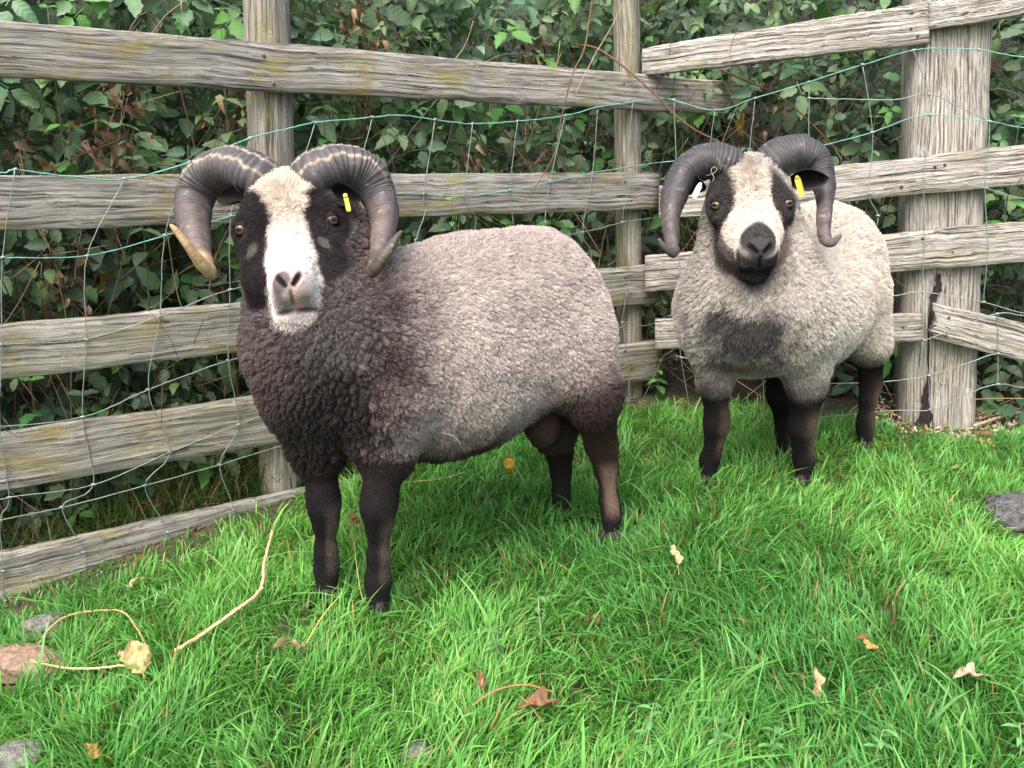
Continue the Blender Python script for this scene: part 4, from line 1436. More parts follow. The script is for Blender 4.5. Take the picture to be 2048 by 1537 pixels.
    sidef = sstep(0.25, 1.15, N @ unit(np.array([1, -0.5, 0])) + 0.35 * nn + 0.25 * n2)
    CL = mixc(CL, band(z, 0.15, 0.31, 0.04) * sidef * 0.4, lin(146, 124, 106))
    C = C * (1 - legw[:, None]) + CL * legw[:, None]
    hw = sstep(-0.012, 0.016, np.minimum(reg['body'], reg['leg']) - reg['head'])
    hu, ha, hn = hd.loc(V)
    ang = np.abs(hu + 0.006 * n2)
    CH = np.repeat(lin(224, 214, 202)[None], len(V), 0)
    # black eye patches running up to the horns
    ep = 1 - sstep(0.75, 1.05, np.sqrt(((ang - 0.078) / np.interp(ha, [-0.08, 0.02, 0.08, 0.12], [0.050, 0.040, 0.036, 0.02])) ** 2 + (np.maximum(np.abs(ha - 0.02) - 0.04, 0) / 0.05) ** 2) + 0.1 * n2)
    CH = mixc(CH, ep * 0.95, lin(40, 38, 42))
    side = sstep(0.055, 0.075, -hn + 0.25 * np.maximum(ang - 0.05, 0)) * sstep(0.06, 0.10, ha)
    CH = mixc(CH, side * 0.85, lin(84, 74, 70))
    jaw = sstep(0.085, 0.11, -hn) * sstep(0.05, 0.1, ha)
    CH = mixc(CH, jaw * 0.9, lin(74, 66, 62))
    pad = 1 - sstep(0.85, 1.1, np.sqrt((hu / 0.043) ** 2 + ((ha - 0.212) / 0.055) ** 2) + 0.12 * n2)
    pad *= sstep(-0.065, -0.05, hn)
    CH = mixc(CH, pad * 0.97, lin(58, 56, 60))
    CH = mixc(CH, sstep(0.206, 0.228, ha) * band(-hn, 0.022, 0.08, 0.008) * np.clip(0.95 + 0.35 * n2, 0, 1), lin(60, 57, 59))
    CH = mixc(CH, sstep(0.19, 0.21, ha) * sstep(0.058, 0.068, -hn), lin(52, 49, 51))
    nost = np.zeros(len(V))
    for q in (-1, 1):
        a_, b_ = hd.w(q * 0.008, 0.252, -0.010), hd.w(q * 0.029 * hd.mz, 0.231, 0.002)
        nost = np.maximum(nost, 1 - sstep(0.0, 0.005, sdf_cone(V, a_, b_, 0.003, 0.006)))
    phil = 1 - sstep(0.0, 0.004, sdf_cone(V, hd.w(0, 0.258, -0.016), hd.w(0, 0.262, -0.058), 0.002, 0.002))
    CH = mixc(CH, np.maximum(nost, phil * 0.8), lin(16, 15, 17))
    bare = np.maximum(sstep(0.212, 0.222, ha) * sstep(-0.05, -0.04, hn), nost)
    C = C * (1 - hw[:, None]) + CH * hw[:, None]
    fl = 1 - np.maximum(hw, legw)
    one = np.ones(len(V))
    down = np.array([0, 0, -1.]); back = np.append(ax2, 0)
    lf = sstep(0.0, 0.2, u)
    L = (0.0145 - 0.003 * lf) * fl + 0.0050 * legw * (1 - hw) + 0.009 * hw
    L = L + 0.008 * hw * sstep(0.05, -0.02, ha)
    L *= 1 - 0.9 * bare * hw
    L *= eyeclear(V, hd)
    L *= 1 - 0.4 * hw * sstep(0.10, 0.17, ha)
    lay = fl[:, None] * (back * 0.5 * lf[:, None] + down * 0.5) + legw[:, None] * down * 1.6 + hw[:, None] * (hd.U * np.clip(hu / 0.035, -1, 1)[:, None] * 0.5 + hd.A * 1.0 * sstep(0.02, 0.1, ha)[:, None])
    attrs = dict(col=C, len=L, lay=lay, clump=(0.55 - 0.1 * lf) * fl + 0.25 * (1 - fl), lock=(1 - lf) * fl * np.where(patch > 0.3, 1.0, 0.4), stand=1.0 * fl + 0.55 * (1 - fl),
                 wav=0.6 * fl + 0.25 * (1 - fl), fuzz=0.15 * one + 0.10 * (1 - fl), curl=0.0018 * fl + 0.0003, rad=one * 1.25)
    V = V + N * (fl * (0.008 * nn + 0.005 * n2))[:, None]
    return root, spec, V, Qd, N, C, attrs, fl, hw, legw, hv, hd, ax2


spec_locks = (3000, 12000)
root, spec, V, Qd, N, C, attrs, fl, hw, legw, hv, hd, ax2 = make_ram_back()
finish_ram(root, V, Qd, C, N, attrs, fl, hw, 12, 170000)


def horncol_back(s, outw, dv, prof, r, V):
    base = lin(68, 66, 69) * (1 - sstep(0.4, 0.75, s)) + lin(88, 80, 79) * sstep(0.4, 0.75, s)
    base = base[None] * (1 + 0.6 * prof + 0.16 * r.normal(size=(len(outw), 1)))
    return base


hornL = [(1490, 356, 2.26, 26), (1459, 332, 2.235, 38), (1412, 323, 2.235, 39), (1370, 348, 2.235, 34), (1349, 392, 2.21, 28), (1341, 438, 2.17, 20), (1343, 478, 2.12, 15), (1347, 504, 2.09, 12), (1336, 501, 2.07, 9), (1325, 490, 2.06, 6), (1318, 480, 2.055, 4)]
hornR = [(1516, 354, 2.26, 26), (1548, 324, 2.235, 41), (1592, 308, 2.235, 41), (1630, 324, 2.235, 35), (1648, 368, 2.22, 24), (1650, 410, 2.19, 17), (1648, 450, 2.14, 15), (1650, 477, 2.11, 13), (1661, 486, 2.10, 10), (1672, 480, 2.10, 7), (1681, 472, 2.10, 4)]
horn(root, hornL, horncol_back, seed=3, ridge=0.05, pitch=0.009)
horn(root, hornR, horncol_back, seed=4, ridge=0.05, pitch=0.009)
for q in (-1, 1):
    eye(root, hd, q, lin(140, 118, 86), unit(CAMP - hd.E) * 0.8 + hd.U * q * 0.5)
ear(root, P(1405, 375, 2.19), P(1368, 366, 2.27), 0.055, CAMP - P(1390, 375, 2.2), EAR_D, EAR_D * 1.5)
ear(root, P(1582, 364, 2.17), P(1660, 346, 2.13), 0.062, CAMP - P(1620, 350, 2.2) + np.array([0, 0, -0.4]), lin(30, 28, 30), lin(70, 68, 70))
tag_strip(root, P(1594, 355, 2.155), P(1605, 393, 2.15), 0.016, CAMP - P(1600, 375, 2.2), M_TAGY, 'yellow ear tag')
tag_strip(root, P(1400, 370, 2.17), P(1387, 396, 2.165), 0.015, CAMP - P(1393, 380, 2.2), M_TAGW, 'white ear tag')
for g, d in zip(hv, (np.array([-0.25, -1, 0]), np.array([0.1, -1, 0]), np.array([0.2, -1, 0]), np.array([-0.2, -1, 0]))):
    hoof(root, g, d)
#@@RAMS_END

# ------------------------------------------------------------------ plants
def leaflet(L, W, n=5, serr=0.10, fold=0.25, curl=0.25, seed=0, lobes=False):
    """one toothed leaf blade along +Y, face up +Z; returns V, Q, leafco"""
    r = np.random.default_rng(seed)
    t = np.linspace(0, 1, n + 1)
    prof = np.sin(np.pi * np.clip(t, 0, 1) ** 0.72) ** 0.85
    prof = np.where(t > 0.98, 0.02, prof); prof[0] = 0.06
    mid = np.stack([0 * t, t * L, -curl * L * t * t], -1)
    out = [mid]
    for q in (-1, 1):
        w = W * 0.5 * prof * (1 + serr * np.where(np.arange(n + 1) % 2, 1, -1) + r.normal(0, 0.05, n + 1))
        y = t * L + (0.06 * L * np.sin(np.pi * t))
        out.append(np.stack([q * w, y, w * fold - curl * L * t * t + r.normal(0, 0.02 * W, n + 1)], -1))
    V = np.vstack(out)
    m = n + 1
    Qd = []
    for i in range(n):
        Qd.append((i, i + 1, m + i + 1, m + i)); Qd.append((i + 1, i, 2 * m + i, 2 * m + i + 1))
    co = V.copy(); co[:, :2] /= L
    return V, np.array(Qd), co


def rotz(V, a):
    c, s_ = math.cos(a), math.sin(a)
    return V @ np.array([[c, s_, 0], [-s_, c, 0], [0, 0, 1]])


def compound(seed, L=0.060, n=7):
    """three-leaflet bramble leaf with a short stalk"""
    r = np.random.default_rng(seed)
    P_ = []; CO = []
    for k, (a, s_) in enumerate(((0, 1.0), (1.32, 0.84), (-1.32, 0.84))):
        V, Qd, co = leaflet(L * s_, L * s_ * r.uniform(0.52, 0.64), n=n, serr=0.13, fold=r.uniform(0.15, 0.4), curl=r.uniform(0.1, 0.4), seed=seed * 7 + k)
        V[:, 1] += L * (0.34 if k == 0 else 0.08)
        V = rotz(V, a + r.normal(0, 0.12))
        V[:, 2] += r.normal(0, 0.003)
        P_.append((V, Qd, None)); CO.append(co)
    w = 0.0009
    sv = np.array([[-w, -L * 0.35, 0], [w, -L * 0.35, 0], [w, L * 0.25, 0.001], [-w, L * 0.25, 0.001]])
    P_.append((sv, np.array([[0, 1, 2, 3]]), None)); CO.append(np.zeros((4, 3)))
    V, Qd, T = merge(P_)
    return V, Qd, np.vstack(CO)


def simple_leaf(seed, L=0.06, wr=0.55, n=6, serr=0.14):
    r = np.random.default_rng(seed)
    return leaflet(L, L * wr, n=n, serr=serr, fold=r.uniform(0.1, 0.35), curl=r.uniform(0.15, 0.5), seed=seed)


GREENS = [lin(106, 136, 100), lin(92, 128, 92), lin(124, 152, 112), lin(96, 120, 94), lin(126, 156, 104), lin(84, 118, 90)]
BRIGHT = [lin(96, 148, 74), lin(84, 136, 70)]


def leaf_mesh(name, geo, col, mat):
    V, Qd, co = geo
    me = new_mesh(name, V, quads=Qd)
    edge = np.abs(co[:, 0]) * 1.2
    c = np.repeat(np.asarray(col)[None], len(V), 0) * (1.12 - 0.35 * edge)[:, None]
    vcol(me, 'col', c); vvec(me, 'leafco', co)
    me.materials.append(mat)
    return me


COMP = [leaf_mesh('leaf', compound(100 + i), GREENS[i % 6], M_LEAF) for i in range(10)]
COMPB = [leaf_mesh('leaf', compound(130 + i), BRIGHT[i % 2], M_LEAF) for i in range(3)]
NETT = [leaf_mesh('leaf', simple_leaf(200 + i), GREENS[i % 6] * 1.1, M_LEAF) for i in range(5)]
NETTB = [leaf_mesh('leaf', simple_leaf(220 + i), lin(88, 146, 74), M_LEAF) for i in range(4)]
YELL = [leaf_mesh('leaf', simple_leaf(240 + i, wr=0.7), lin(164, 140, 56), M_LEAF) for i in range(2)]
STEMC = {'brown': lin(98, 70, 52), 'red': lin(112, 86, 72), 'green': lin(84, 104, 60), 'straw': lin(176, 154, 118), 'grey': lin(120, 110, 98)}


def basis(axis, face):
    y = unit(axis); z = unit(face - y * (face @ y)); x = np.cross(y, z)
    return np.stack([x, y, z], 1)


def put_leaf(me, root, p, axis, face, s):
    o = bpy.data.objects.new('leaf', me)
    sc.collection.objects.link(o)
    o.parent = root
    B = basis(axis, face)
    from mathutils import Matrix
    M = Matrix(((B[0, 0] * s, B[0, 1] * s, B[0, 2] * s, p[0] - root.location[0]), (B[1, 0] * s, B[1, 1] * s, B[1, 2] * s, p[1] - root.location[1]),
                (B[2, 0] * s, B[2, 1] * s, B[2, 2] * s, p[2] - root.location[2]), (0, 0, 0, 1)))
    o.matrix_basis = M
    return o


def stem_mesh(name, c, r0, r1, col, root, k=6, thorns=0, seed=0, kind=None):
    r = np.random.default_rng(seed)
    parts = [tube(c, np.linspace(r0, r1, len(c)), k)]
    if thorns:
        t, n, b = frames(np.asarray(c))
        for _ in range(thorns):
            i = r.integers(1, len(c) - 1); a = r.uniform(0, 6.28)
            d = n[i] * math.cos(a) + b[i] * math.sin(a)
            q = c[i] + d * r0 * 0.6
            parts.append(tube(np.array([q, q + d * r0 * 1.6 + t[i] * r0 * 0.8]), np.array([r0 * 0.55, r0 * 0.05]), 4))
    V, Qd, T = merge(parts)
    me = new_mesh(name, V - np.array(root.location), quads=Qd, tris=T)
    vcol(me, 'col', np.repeat(np.asarray(col)[None], len(V), 0) * (1 + 0.15 * np.random.default_rng(seed).normal(size=(len(V), 1))).clip(0.5, 1.5))
    return link(name, me, M_CANE, root)


# the mass of leaves further in, joined, with a random shade for each leaf
def leaf_mass(geos, P_, AX, FC, S, cols):
    Vs, Qs, Cs, COs = [], [], [], []
    off = 0
    for g, p, a, f, s_, c in zip(geos, P_, AX, FC, S, cols):
        V, Qd, co = g
        B = basis(a, f)
        Vs.append((V * s_) @ B.T + p); Qs.append(Qd + off); off += len(V)
        Cs.append(np.repeat(c[None], len(V), 0)); COs.append(co)
    return np.vstack(Vs), np.vstack(Qs), np.vstack(Cs), np.vstack(COs)


GEO_C = [compound(300 + i, n=4) for i in range(8)]
GEO_N = [simple_leaf(330 + i, n=4) for i in range(4)]


def void(px, py):
    """the dark gap of dry stalks behind the corner, where few leaves grow"""
    return (1295 < px < 1600 and 225 < py < 780) or (1180 < px < 1340 and 230 < py < 330) or (1180 < px < 1330 and py > 560)


def project(p):
    q = p - CAMP
    d = q @ FWD
    return PW / 2 + FPX * (q @ RGT) / d, PH / 2 - FPX * (q @ UPV) / d


def bush(name_label, plane, px0, px1, seed, nleaf, nmass, group='brambles behind the fence', smin=0.0, ncane=10, bmax=1.25):
    r = np.random.default_rng(seed)
    a = plane.at(px0, 700); b = plane.at(px1, 700)
    a[2] = b[2] = 0
    mid = (a + b) / 2 - plane.n * 0.4
    mid[2] = float(terrain_h(mid[0], mid[1]))
    root = thing('bramble_bush', mid, name_label, 'bush', group)
    def sample(bl, bh):
        s_ = r.random(); q = a + (b - a) * s_ - plane.n * r.uniform(bl, bh)
        g = float(terrain_h(q[0], q[1]))
        q[2] = g + r.uniform(0.03, 2.05) * (0.75 + 0.35 * r.random())
        return q
    pts, n = [], 0
    kd_cells = {}
    tries = 0
    while len(pts) < nleaf and tries < nleaf * 14:
        tries += 1
        q = sample(0.13, 0.42)
        px, py = project(q)
        if py < -60 or py > 1150: continue
        if void(px, py) and r.random() < 0.9: continue
        cell = (int((px + 4000) / 46), int((py + 4000) / 40))
        if kd_cells.get(cell, 0) >= 1: continue
        kd_cells[cell] = 1
        pts.append(q)
    tc = lambda q: unit(CAMP - q)
    for q in pts:
        face = unit(tc(q) * 0.9 + np.array([0, 0, 0.9]) + r.normal(0, 0.38, 3))
        axis = unit(np.array([r.normal(0, 0.8), r.normal(0, 0.3) - 0.3, -0.45 + r.normal(0, 0.4)]))
        u = r.random()
        me = COMPB[r.integers(3)] if u < 0.16 else (NETT[r.integers(5)] if u < 0.28 else (YELL[r.integers(2)] if u < 0.295 else COMP[r.integers(10)]))
        put_leaf(me, root, q, axis, face, 0.58 + 1.1 * r.random() ** 1.5)
    geos, P_, AX, FC, S, cols = [], [], [], [], [], []
    for _ in range(nmass):
        q = sample(0.20, bmax)
        px, py = project(q)
        if void(px, py) and r.random() < 0.7 and plane.behind(q[0], q[1]) < 0.65: continue
        geos.append(GEO_C[r.integers(8)] if r.random() < 0.75 else GEO_N[r.integers(4)])
        P_.append(q); AX.append(unit(np.array([r.normal(0, 0.8), r.normal(0, 0.4) - 0.2, -0.4 + r.normal(0, 0.5)])))
        FC.append(unit(tc(q) * 0.7 + np.array([0, 0, 0.9]) + r.normal(0, 0.45, 3))); S.append(r.uniform(0.5, 1.45))
        cols.append(GREENS[r.integers(6)] * r.uniform(0.45, 1.2))
    V, Qd, Cc, co = leaf_mass(geos, P_, AX, FC, S, cols)
    me = new_mesh('foliage', V - np.array(root.location), quads=Qd)
    vcol(me, 'col', Cc); vvec(me, 'leafco', co)
    link('foliage', me, M_LEAFB, root, kind='stuff')
    for i in range(ncane):
        q0 = sample(0.2, 0.7); q0[2] = float(terrain_h(q0[0], q0[1])) - 0.02
        h = r.uniform(0.7, 1.8); dx = r.normal(0, 0.35)
        c = catmull(np.array([q0, q0 + plane.u * dx * 0.3 + np.array([0, 0, h * 0.6]), q0 + plane.u * dx + np.array([0, 0, h]) + plane.n * 0.08, q0 + plane.u * dx * 1.9 + plane.n * 0.14 + np.array([0, 0, h * 0.86])]), 22)
        stem_mesh('cane', c, r.uniform(0.0025, 0.0042), 0.0014, STEMC[('brown', 'red', 'green', 'grey')[r.integers(4)]], root, k=5, thorns=8, seed=seed * 50 + i)
    return root


bush('bramble bush behind the near end of the lichen-stained fence, left of its round post', PL, -520, 560, 31, 300, 3300, ncane=22)
bush('bramble bush above the back of the grey ram, between the two posts', PL, 520, 980, 32, 300, 2100, ncane=18)
bush('bramble bush with toothed leaves just left of the slim corner post', PL, 940, 1330, 33, 260, 1700)
bush('dark bramble bush growing behind the silvery fence and gatepost', PR, 1290, 2300, 34, 300, 3300)

PC = Plane(P(1120, 365, 3.22), P(1420, 365, 3.22))
bush('shaded bramble tangle in the dark corner behind the slim post', PC, 1080, 1480, 35, 120, 1300, bmax=0.9, ncane=14)

# dry stalks and twigs in the corner and along the foot of the hedge
r = np.random.default_rng(44)
parts, cols = [], []
def stalk(q, d, L, rad, col, bend=0.25):
    d = unit(d); side = unit(np.cross(d, [0.3, 0.2, 1.0]) + r.normal(0, 0.3, 3))
    c = np.array([q, q + d * L * 0.5 + side * L * bend * 0.4 * r.normal(), q + d * L + side * L * bend * r.normal()])
    g = tube(catmull(c, 7), np.linspace(rad, rad * 0.5, 7), 4)
    parts.append(g); cols.append(np.repeat((np.asarray(col) * r.uniform(0.6, 1.25))[None], len(g[0]), 0))
for _ in range(520):
    px = r.uniform(1180, 1640); pl = PL if px < 1290 else PR
    q = pl.at(px, 600) - pl.n * r.uniform(0.06, 0.75)
    q[2] = float(terrain_h(q[0], q[1])) + abs(r.normal(0, 0.45))
    stalk(q, np.array([r.normal(0, 0.6), r.normal(0, 0.3), r.normal(0.55, 0.6)]), r.uniform(0.12, 0.5), r.uniform(0.0009, 0.0022), STEMC[('straw', 'brown', 'grey', 'straw', 'red')[r.integers(5)]])
for _ in range(900):
    px = r.uniform(-300, 2200); pl = PL if px < 1290 else PR
    q = pl.at(px, 700) - pl.n * r.uniform(0.04, 0.5)
    q[2] = float(terrain_h(q[0], q[1])) + abs(r.normal(0, 0.6))
    stalk(q, np.array([r.normal(0, 0.7), r.normal(0, 0.3), r.normal(0.5, 0.7)]), r.uniform(0.1, 0.45), r.uniform(0.0008, 0.002), STEMC[('straw', 'brown', 'straw', 'grey', 'red')[r.integers(5)]])
V, Qd, T = merge(parts)
me = new_mesh('dry_stalks', V, quads=Qd, tris=T)
vcol(me, 'col', np.vstack(cols))
link('dry_stalks', me, M_CANE, label='tangle of dry straw-coloured stalks and twigs at the foot of the brambles', category='dry stalks', kind='stuff')

# single canes that arch over the rails
def cane(label, plane, pts, r0, r1, col, thorns, seed, off=0.07, leaves=()):
    p = np.array([plane.at(x, y, off + o_) for x, y, o_ in pts])
    root = thing('bramble_cane', p[0], label, 'bramble cane', 'bare canes arching over the fence')
    stem_mesh('stem', catmull(p, len(pts) * 9), r0, r1, col, root, k=7, thorns=thorns, seed=seed)
    for (x, y, me, s_) in leaves:
        q = plane.at(x, y, off)
        put_leaf(me, root, q, np.array([0.3, -0.3, -0.6]), CAMP - q + np.array([0, 0, 0.5]), s_)
    return root


cane('bare brown cane hanging over the top rail just left of the corner post', PL, [(1192, -60, -0.12), (1180, 30, -0.1), (1168, 100, -0.05), (1145, 150, 0.01), (1122, 240, 0.0), (1112, 300, 0.0), (1080, 360, 0.0), (1045, 405, 0.0)], 0.0035, 0.0012, STEMC['red'], 16, 1)
cane('reddish thorny cane slanting down from the corner post to the pale ram\'s horn', PR, [(1150, 90, -0.15), (1190, 96, -0.06), (1240, 128, 0.0), (1300, 180, 0.0), (1345, 225, 0.0), (1390, 260, 0.0), (1440, 285, -0.02)], 0.0042, 0.0022, STEMC['red'], 26, 2, off=0.10)
cane('brown twiggy cane arching behind the pale ram\'s head under the silvery top rail', PR, [(1440, 140, -0.12), (1500, 165, -0.1), (1560, 195, -0.09), (1610, 235, -0.09), (1665, 290, -0.09), (1730, 350, -0.09)], 0.0038, 0.0018, STEMC['brown'], 18, 3, off=0.0)
cane('thin pale straw stem leaning across the slim corner post', PL, [(1150, 190, -0.02), (1190, 110, 0.0), (1225, 50, 0.0), (1262, -30, 0.0)], 0.0018, 0.001, STEMC['straw'], 0, 4, off=0.065)
cane('short orange-brown shoot lying in the gap above the second rail', PL, [(1010, 260, -0.15), (1060, 330, -0.12), (1100, 300, -0.12), (1150, 345, -0.12), (1165, 300, -0.14)], 0.0026, 0.0012, lin(150, 92, 60), 10, 5, off=0.0)

# nettles and other single plants that can be told apart
def nettle(label, plane, px, py, off, h, nodes, bright, seed, size=0.9, lean=0.0, grounded=False):
    r = np.random.default_rng(seed)
    tip = plane.at(px, py, off)
    bot = tip.copy(); bot[2] -= h
    bot = bot + plane.u * lean
    bot[2] = max(bot[2], float(terrain_h(bot[0], bot[1])) - 0.01)
    root = thing('nettle_plant', bot, label, 'nettle', 'nettles growing through the fence')
    c = catmull(np.array([bot, (bot + tip) / 2 + plane.u * r.normal(0, 0.01), tip]), 14)
    stem_mesh('stem', c, 0.0022, 0.001, STEMC['green'], root, k=5, seed=seed)
    M_ = NETTB if bright else NETT
    for k in range(nodes):
        f = 1 - k / nodes * 0.8
        p = c[min(int(f * 13), 13)]
        az = k * 1.6 + r.uniform(-0.3, 0.3)
        sz = size * (0.45 + 0.75 * min(1, k / 3))
        for q in (0, math.pi):
            d = np.array([math.cos(az + q), math.sin(az + q), 0.0])
            put_leaf(M_[r.integers(len(M_))], root, p, d + np.array([0, 0, -0.15 + 0.5 * (k == 0)]), np.array([0, -0.5, 1.0]) + r.normal(0, 0.15, 3) + d * 0.2, sz)
    return root


NETTLES = [
    ('bright nettle with broad leaves in the gap above the second rail near the corner post', PL, 1105, 290, -0.10, 0.40, 5, True, 1.0),
    ('small nettle sprig leaning over the second rail behind the grey ram', PL, 903, 400, 0.05, 0.30, 4, True, 0.75),
    ('little nettle tip showing just above the grey ram\'s back', PL, 880, 462, 0.04, 0.25, 3, True, 0.7),
    ('low nettle sprig beneath the second rail, right of the grey ram\'s rump', PL, 1140, 455, 0.02, 0.3, 3, True, 0.75),
    ('small nettle in front of the fourth rail between the two rams', PL, 1318, 722, 0.06, 0.18, 4, True, 0.8),
    ('nettle sprig at the foot of the gatepost by the pale ram\'s hind leg', PR, 1765, 830, 0.10, 0.16, 4, True, 0.75),
    ('dark nettle right of the pale ram\'s horn beside the gatepost', PR, 1750, 235, -0.12, 0.5, 5, False, 1.1),
    ('bright nettle at the right edge above the silvery second rail', PR, 2040, 235, -0.04, 0.5, 5, True, 1.2),
    ('nettle beside the grey ram\'s left horn above the second rail', PL, 265, 318, -0.08, 0.4, 4, False, 1.0),
    ('nettle rising above the top rail at the far left', PL, 95, 15, -0.10, 0.6, 4, True, 0.9),
    ('nettle just left of the round post above the top rail', PL, 440, 20, -0.10, 0.6, 5, False, 0.9),
    ('nettle just right of the round post above the top rail', PL, 640, 50, -0.10, 0.6, 5, True, 0.8),
    ('yellow-green sprig behind the top rail midway between the posts', PL, 862, 78, -0.06, 0.3, 2, True, 1.2),
    ('bright sprig behind the silvery top rail right of the corner post', PR, 1362, 66, -0.06, 0.4, 3, True, 0.7),
    ('nettle in the gap below the second rail left of the grey ram', PL, 345, 720, -0.10, 0.3, 4, False, 1.1),
    ('broad-leaved sprig low behind the third rail at the left edge', PL, 60, 760, -0.10, 0.3, 3, True, 1.5),
    ('broad-leaved sprig low behind the third rail, second from the left edge', PL, 165, 790, -0.08, 0.25, 3, False, 1.5),
]
for i, (lb, pl, px, py, off, h, nn_, br, sz) in enumerate(NETTLES):
    nettle(lb, pl, px, py, off, h, nn_, br, 700 + i, size=sz)

DEAD = [leaf_mesh('leaf', leaflet(0.035, 0.016, n=4, serr=0.05, fold=0.9, curl=0.9, seed=270 + i), c, M_DEADLEAF) for i, c in enumerate((lin(142, 116, 94), lin(112, 86, 68), lin(170, 142, 114), lin(92, 76, 64)))]
def withered(label, plane, px, py, off, n, spread, seed, h=0.3):
    r = np.random.default_rng(seed)
    top = plane.at(px, py, off)
    bot = top + np.array([r.normal(0, 0.05), 0.0, -h])
    root = thing('withered_spray', bot, label, 'dead spray', 'withered sprays in the brambles')
    for k in range(4):
        tip = top + r.normal(0, spread, 3) * np.array([1, 0.5, 1.0])
        stem_mesh('twig', catmull(np.array([bot + r.normal(0, 0.01, 3), (bot + tip) / 2 + r.normal(0, 0.015, 3), tip]), 9), 0.0016, 0.0007, STEMC[('brown', 'red', 'straw')[r.integers(3)]], root, k=4, seed=seed * 9 + k)
    for k in range(n):
        q = top + r.normal(0, spread, 3) * np.array([0.8, 0.5, 1.1])
        put_leaf(DEAD[r.integers(4)], root, q, np.array([r.normal(0, 0.6), r.normal(0, 0.4), -0.8]), CAMP - q + r.normal(0, 0.8, 3), r.uniform(0.6, 1.25))


for i, a in enumerate([
    ('withered reddish-brown leaves in the brambles above the second rail at the left', PL, 205, 300, -0.10, 34, 0.045),
    ('dried brown flower head hanging under the top rail, left of the round post', PL, 250, 205, -0.12, 30, 0.04),
    ('grey-brown dried spray under the top rail beside the round post', PL, 460, 205, -0.12, 26, 0.04),
    ('tangled dead brown leaves above the top rail right of the round post', PL, 735, 60, -0.10, 36, 0.06),
    ('curled orange-brown leaves in the gap above the second rail near the grey ram\'s horn', PL, 945, 330, -0.10, 28, 0.04),
    ('brown dead leaves above the top rail left of the corner post', PL, 1080, 110, -0.12, 20, 0.05),
    ('dead leaves hanging behind the silvery top rail near the corner', PR, 1520, 230, -0.12, 22, 0.06),
    ('withered stalk low behind the second rail at the far left', PL, 60, 300, -0.12, 20, 0.05),
    ('dead leaves in the dark gap left of the grey ram below the second rail', PL, 130, 560, -0.12, 26, 0.05),
]):
    withered(*a, seed=760 + i)
#@@HEDGE_END

# ------------------------------------------------------------------ grass
STONES = []


def blades(n, xy, H, W, lean_dir, bend, col0, col1, seed):
    r = np.random.default_rng(seed)
    x, y = xy
    z = terrain_h(x, y) - 0.004
    root = np.stack([x, y, z], -1)
    ld = np.stack([np.cos(lean_dir), np.sin(lean_dir), 0 * x], -1)
    fa = lean_dir + math.pi / 2 + r.normal(0, 0.7, n)
    wd = np.stack([np.cos(fa), np.sin(fa), 0 * x], -1)
    tt = [0, 0.35, 0.7, 1.0]; ww = [0.75, 1.0, 0.7, 0]
    V, C = [], []
    for k, (t_, w_) in enumerate(zip(tt, ww)):
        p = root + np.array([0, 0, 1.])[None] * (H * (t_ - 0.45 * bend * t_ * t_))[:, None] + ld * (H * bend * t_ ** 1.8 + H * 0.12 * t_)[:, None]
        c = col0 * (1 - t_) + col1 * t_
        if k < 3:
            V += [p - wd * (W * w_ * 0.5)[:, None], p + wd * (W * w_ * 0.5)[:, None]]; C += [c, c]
        else:
            V.append(p); C.append(c)
    V = np.stack(V, 1).reshape(-1, 3); C = np.stack(C, 1).reshape(-1, 3)
    tri = np.array([[0, 1, 3], [0, 3, 2], [2, 3, 5], [2, 5, 4], [4, 5, 6]])
    T = (np.arange(n)[:, None, None] * 7 + tri[None]).reshape(-1, 3)
    return V, T, C


def vnoise(x, y, s, seed):
    r = np.random.default_rng(seed)
    out = np.zeros_like(x)
    for k in range(5):
        a = r.uniform(0, 6.28); f = s * r.uniform(0.6, 1.7)
        out += np.sin((x * math.cos(a) + y * math.sin(a)) * f + r.uniform(0, 6.28))
    return out / 5


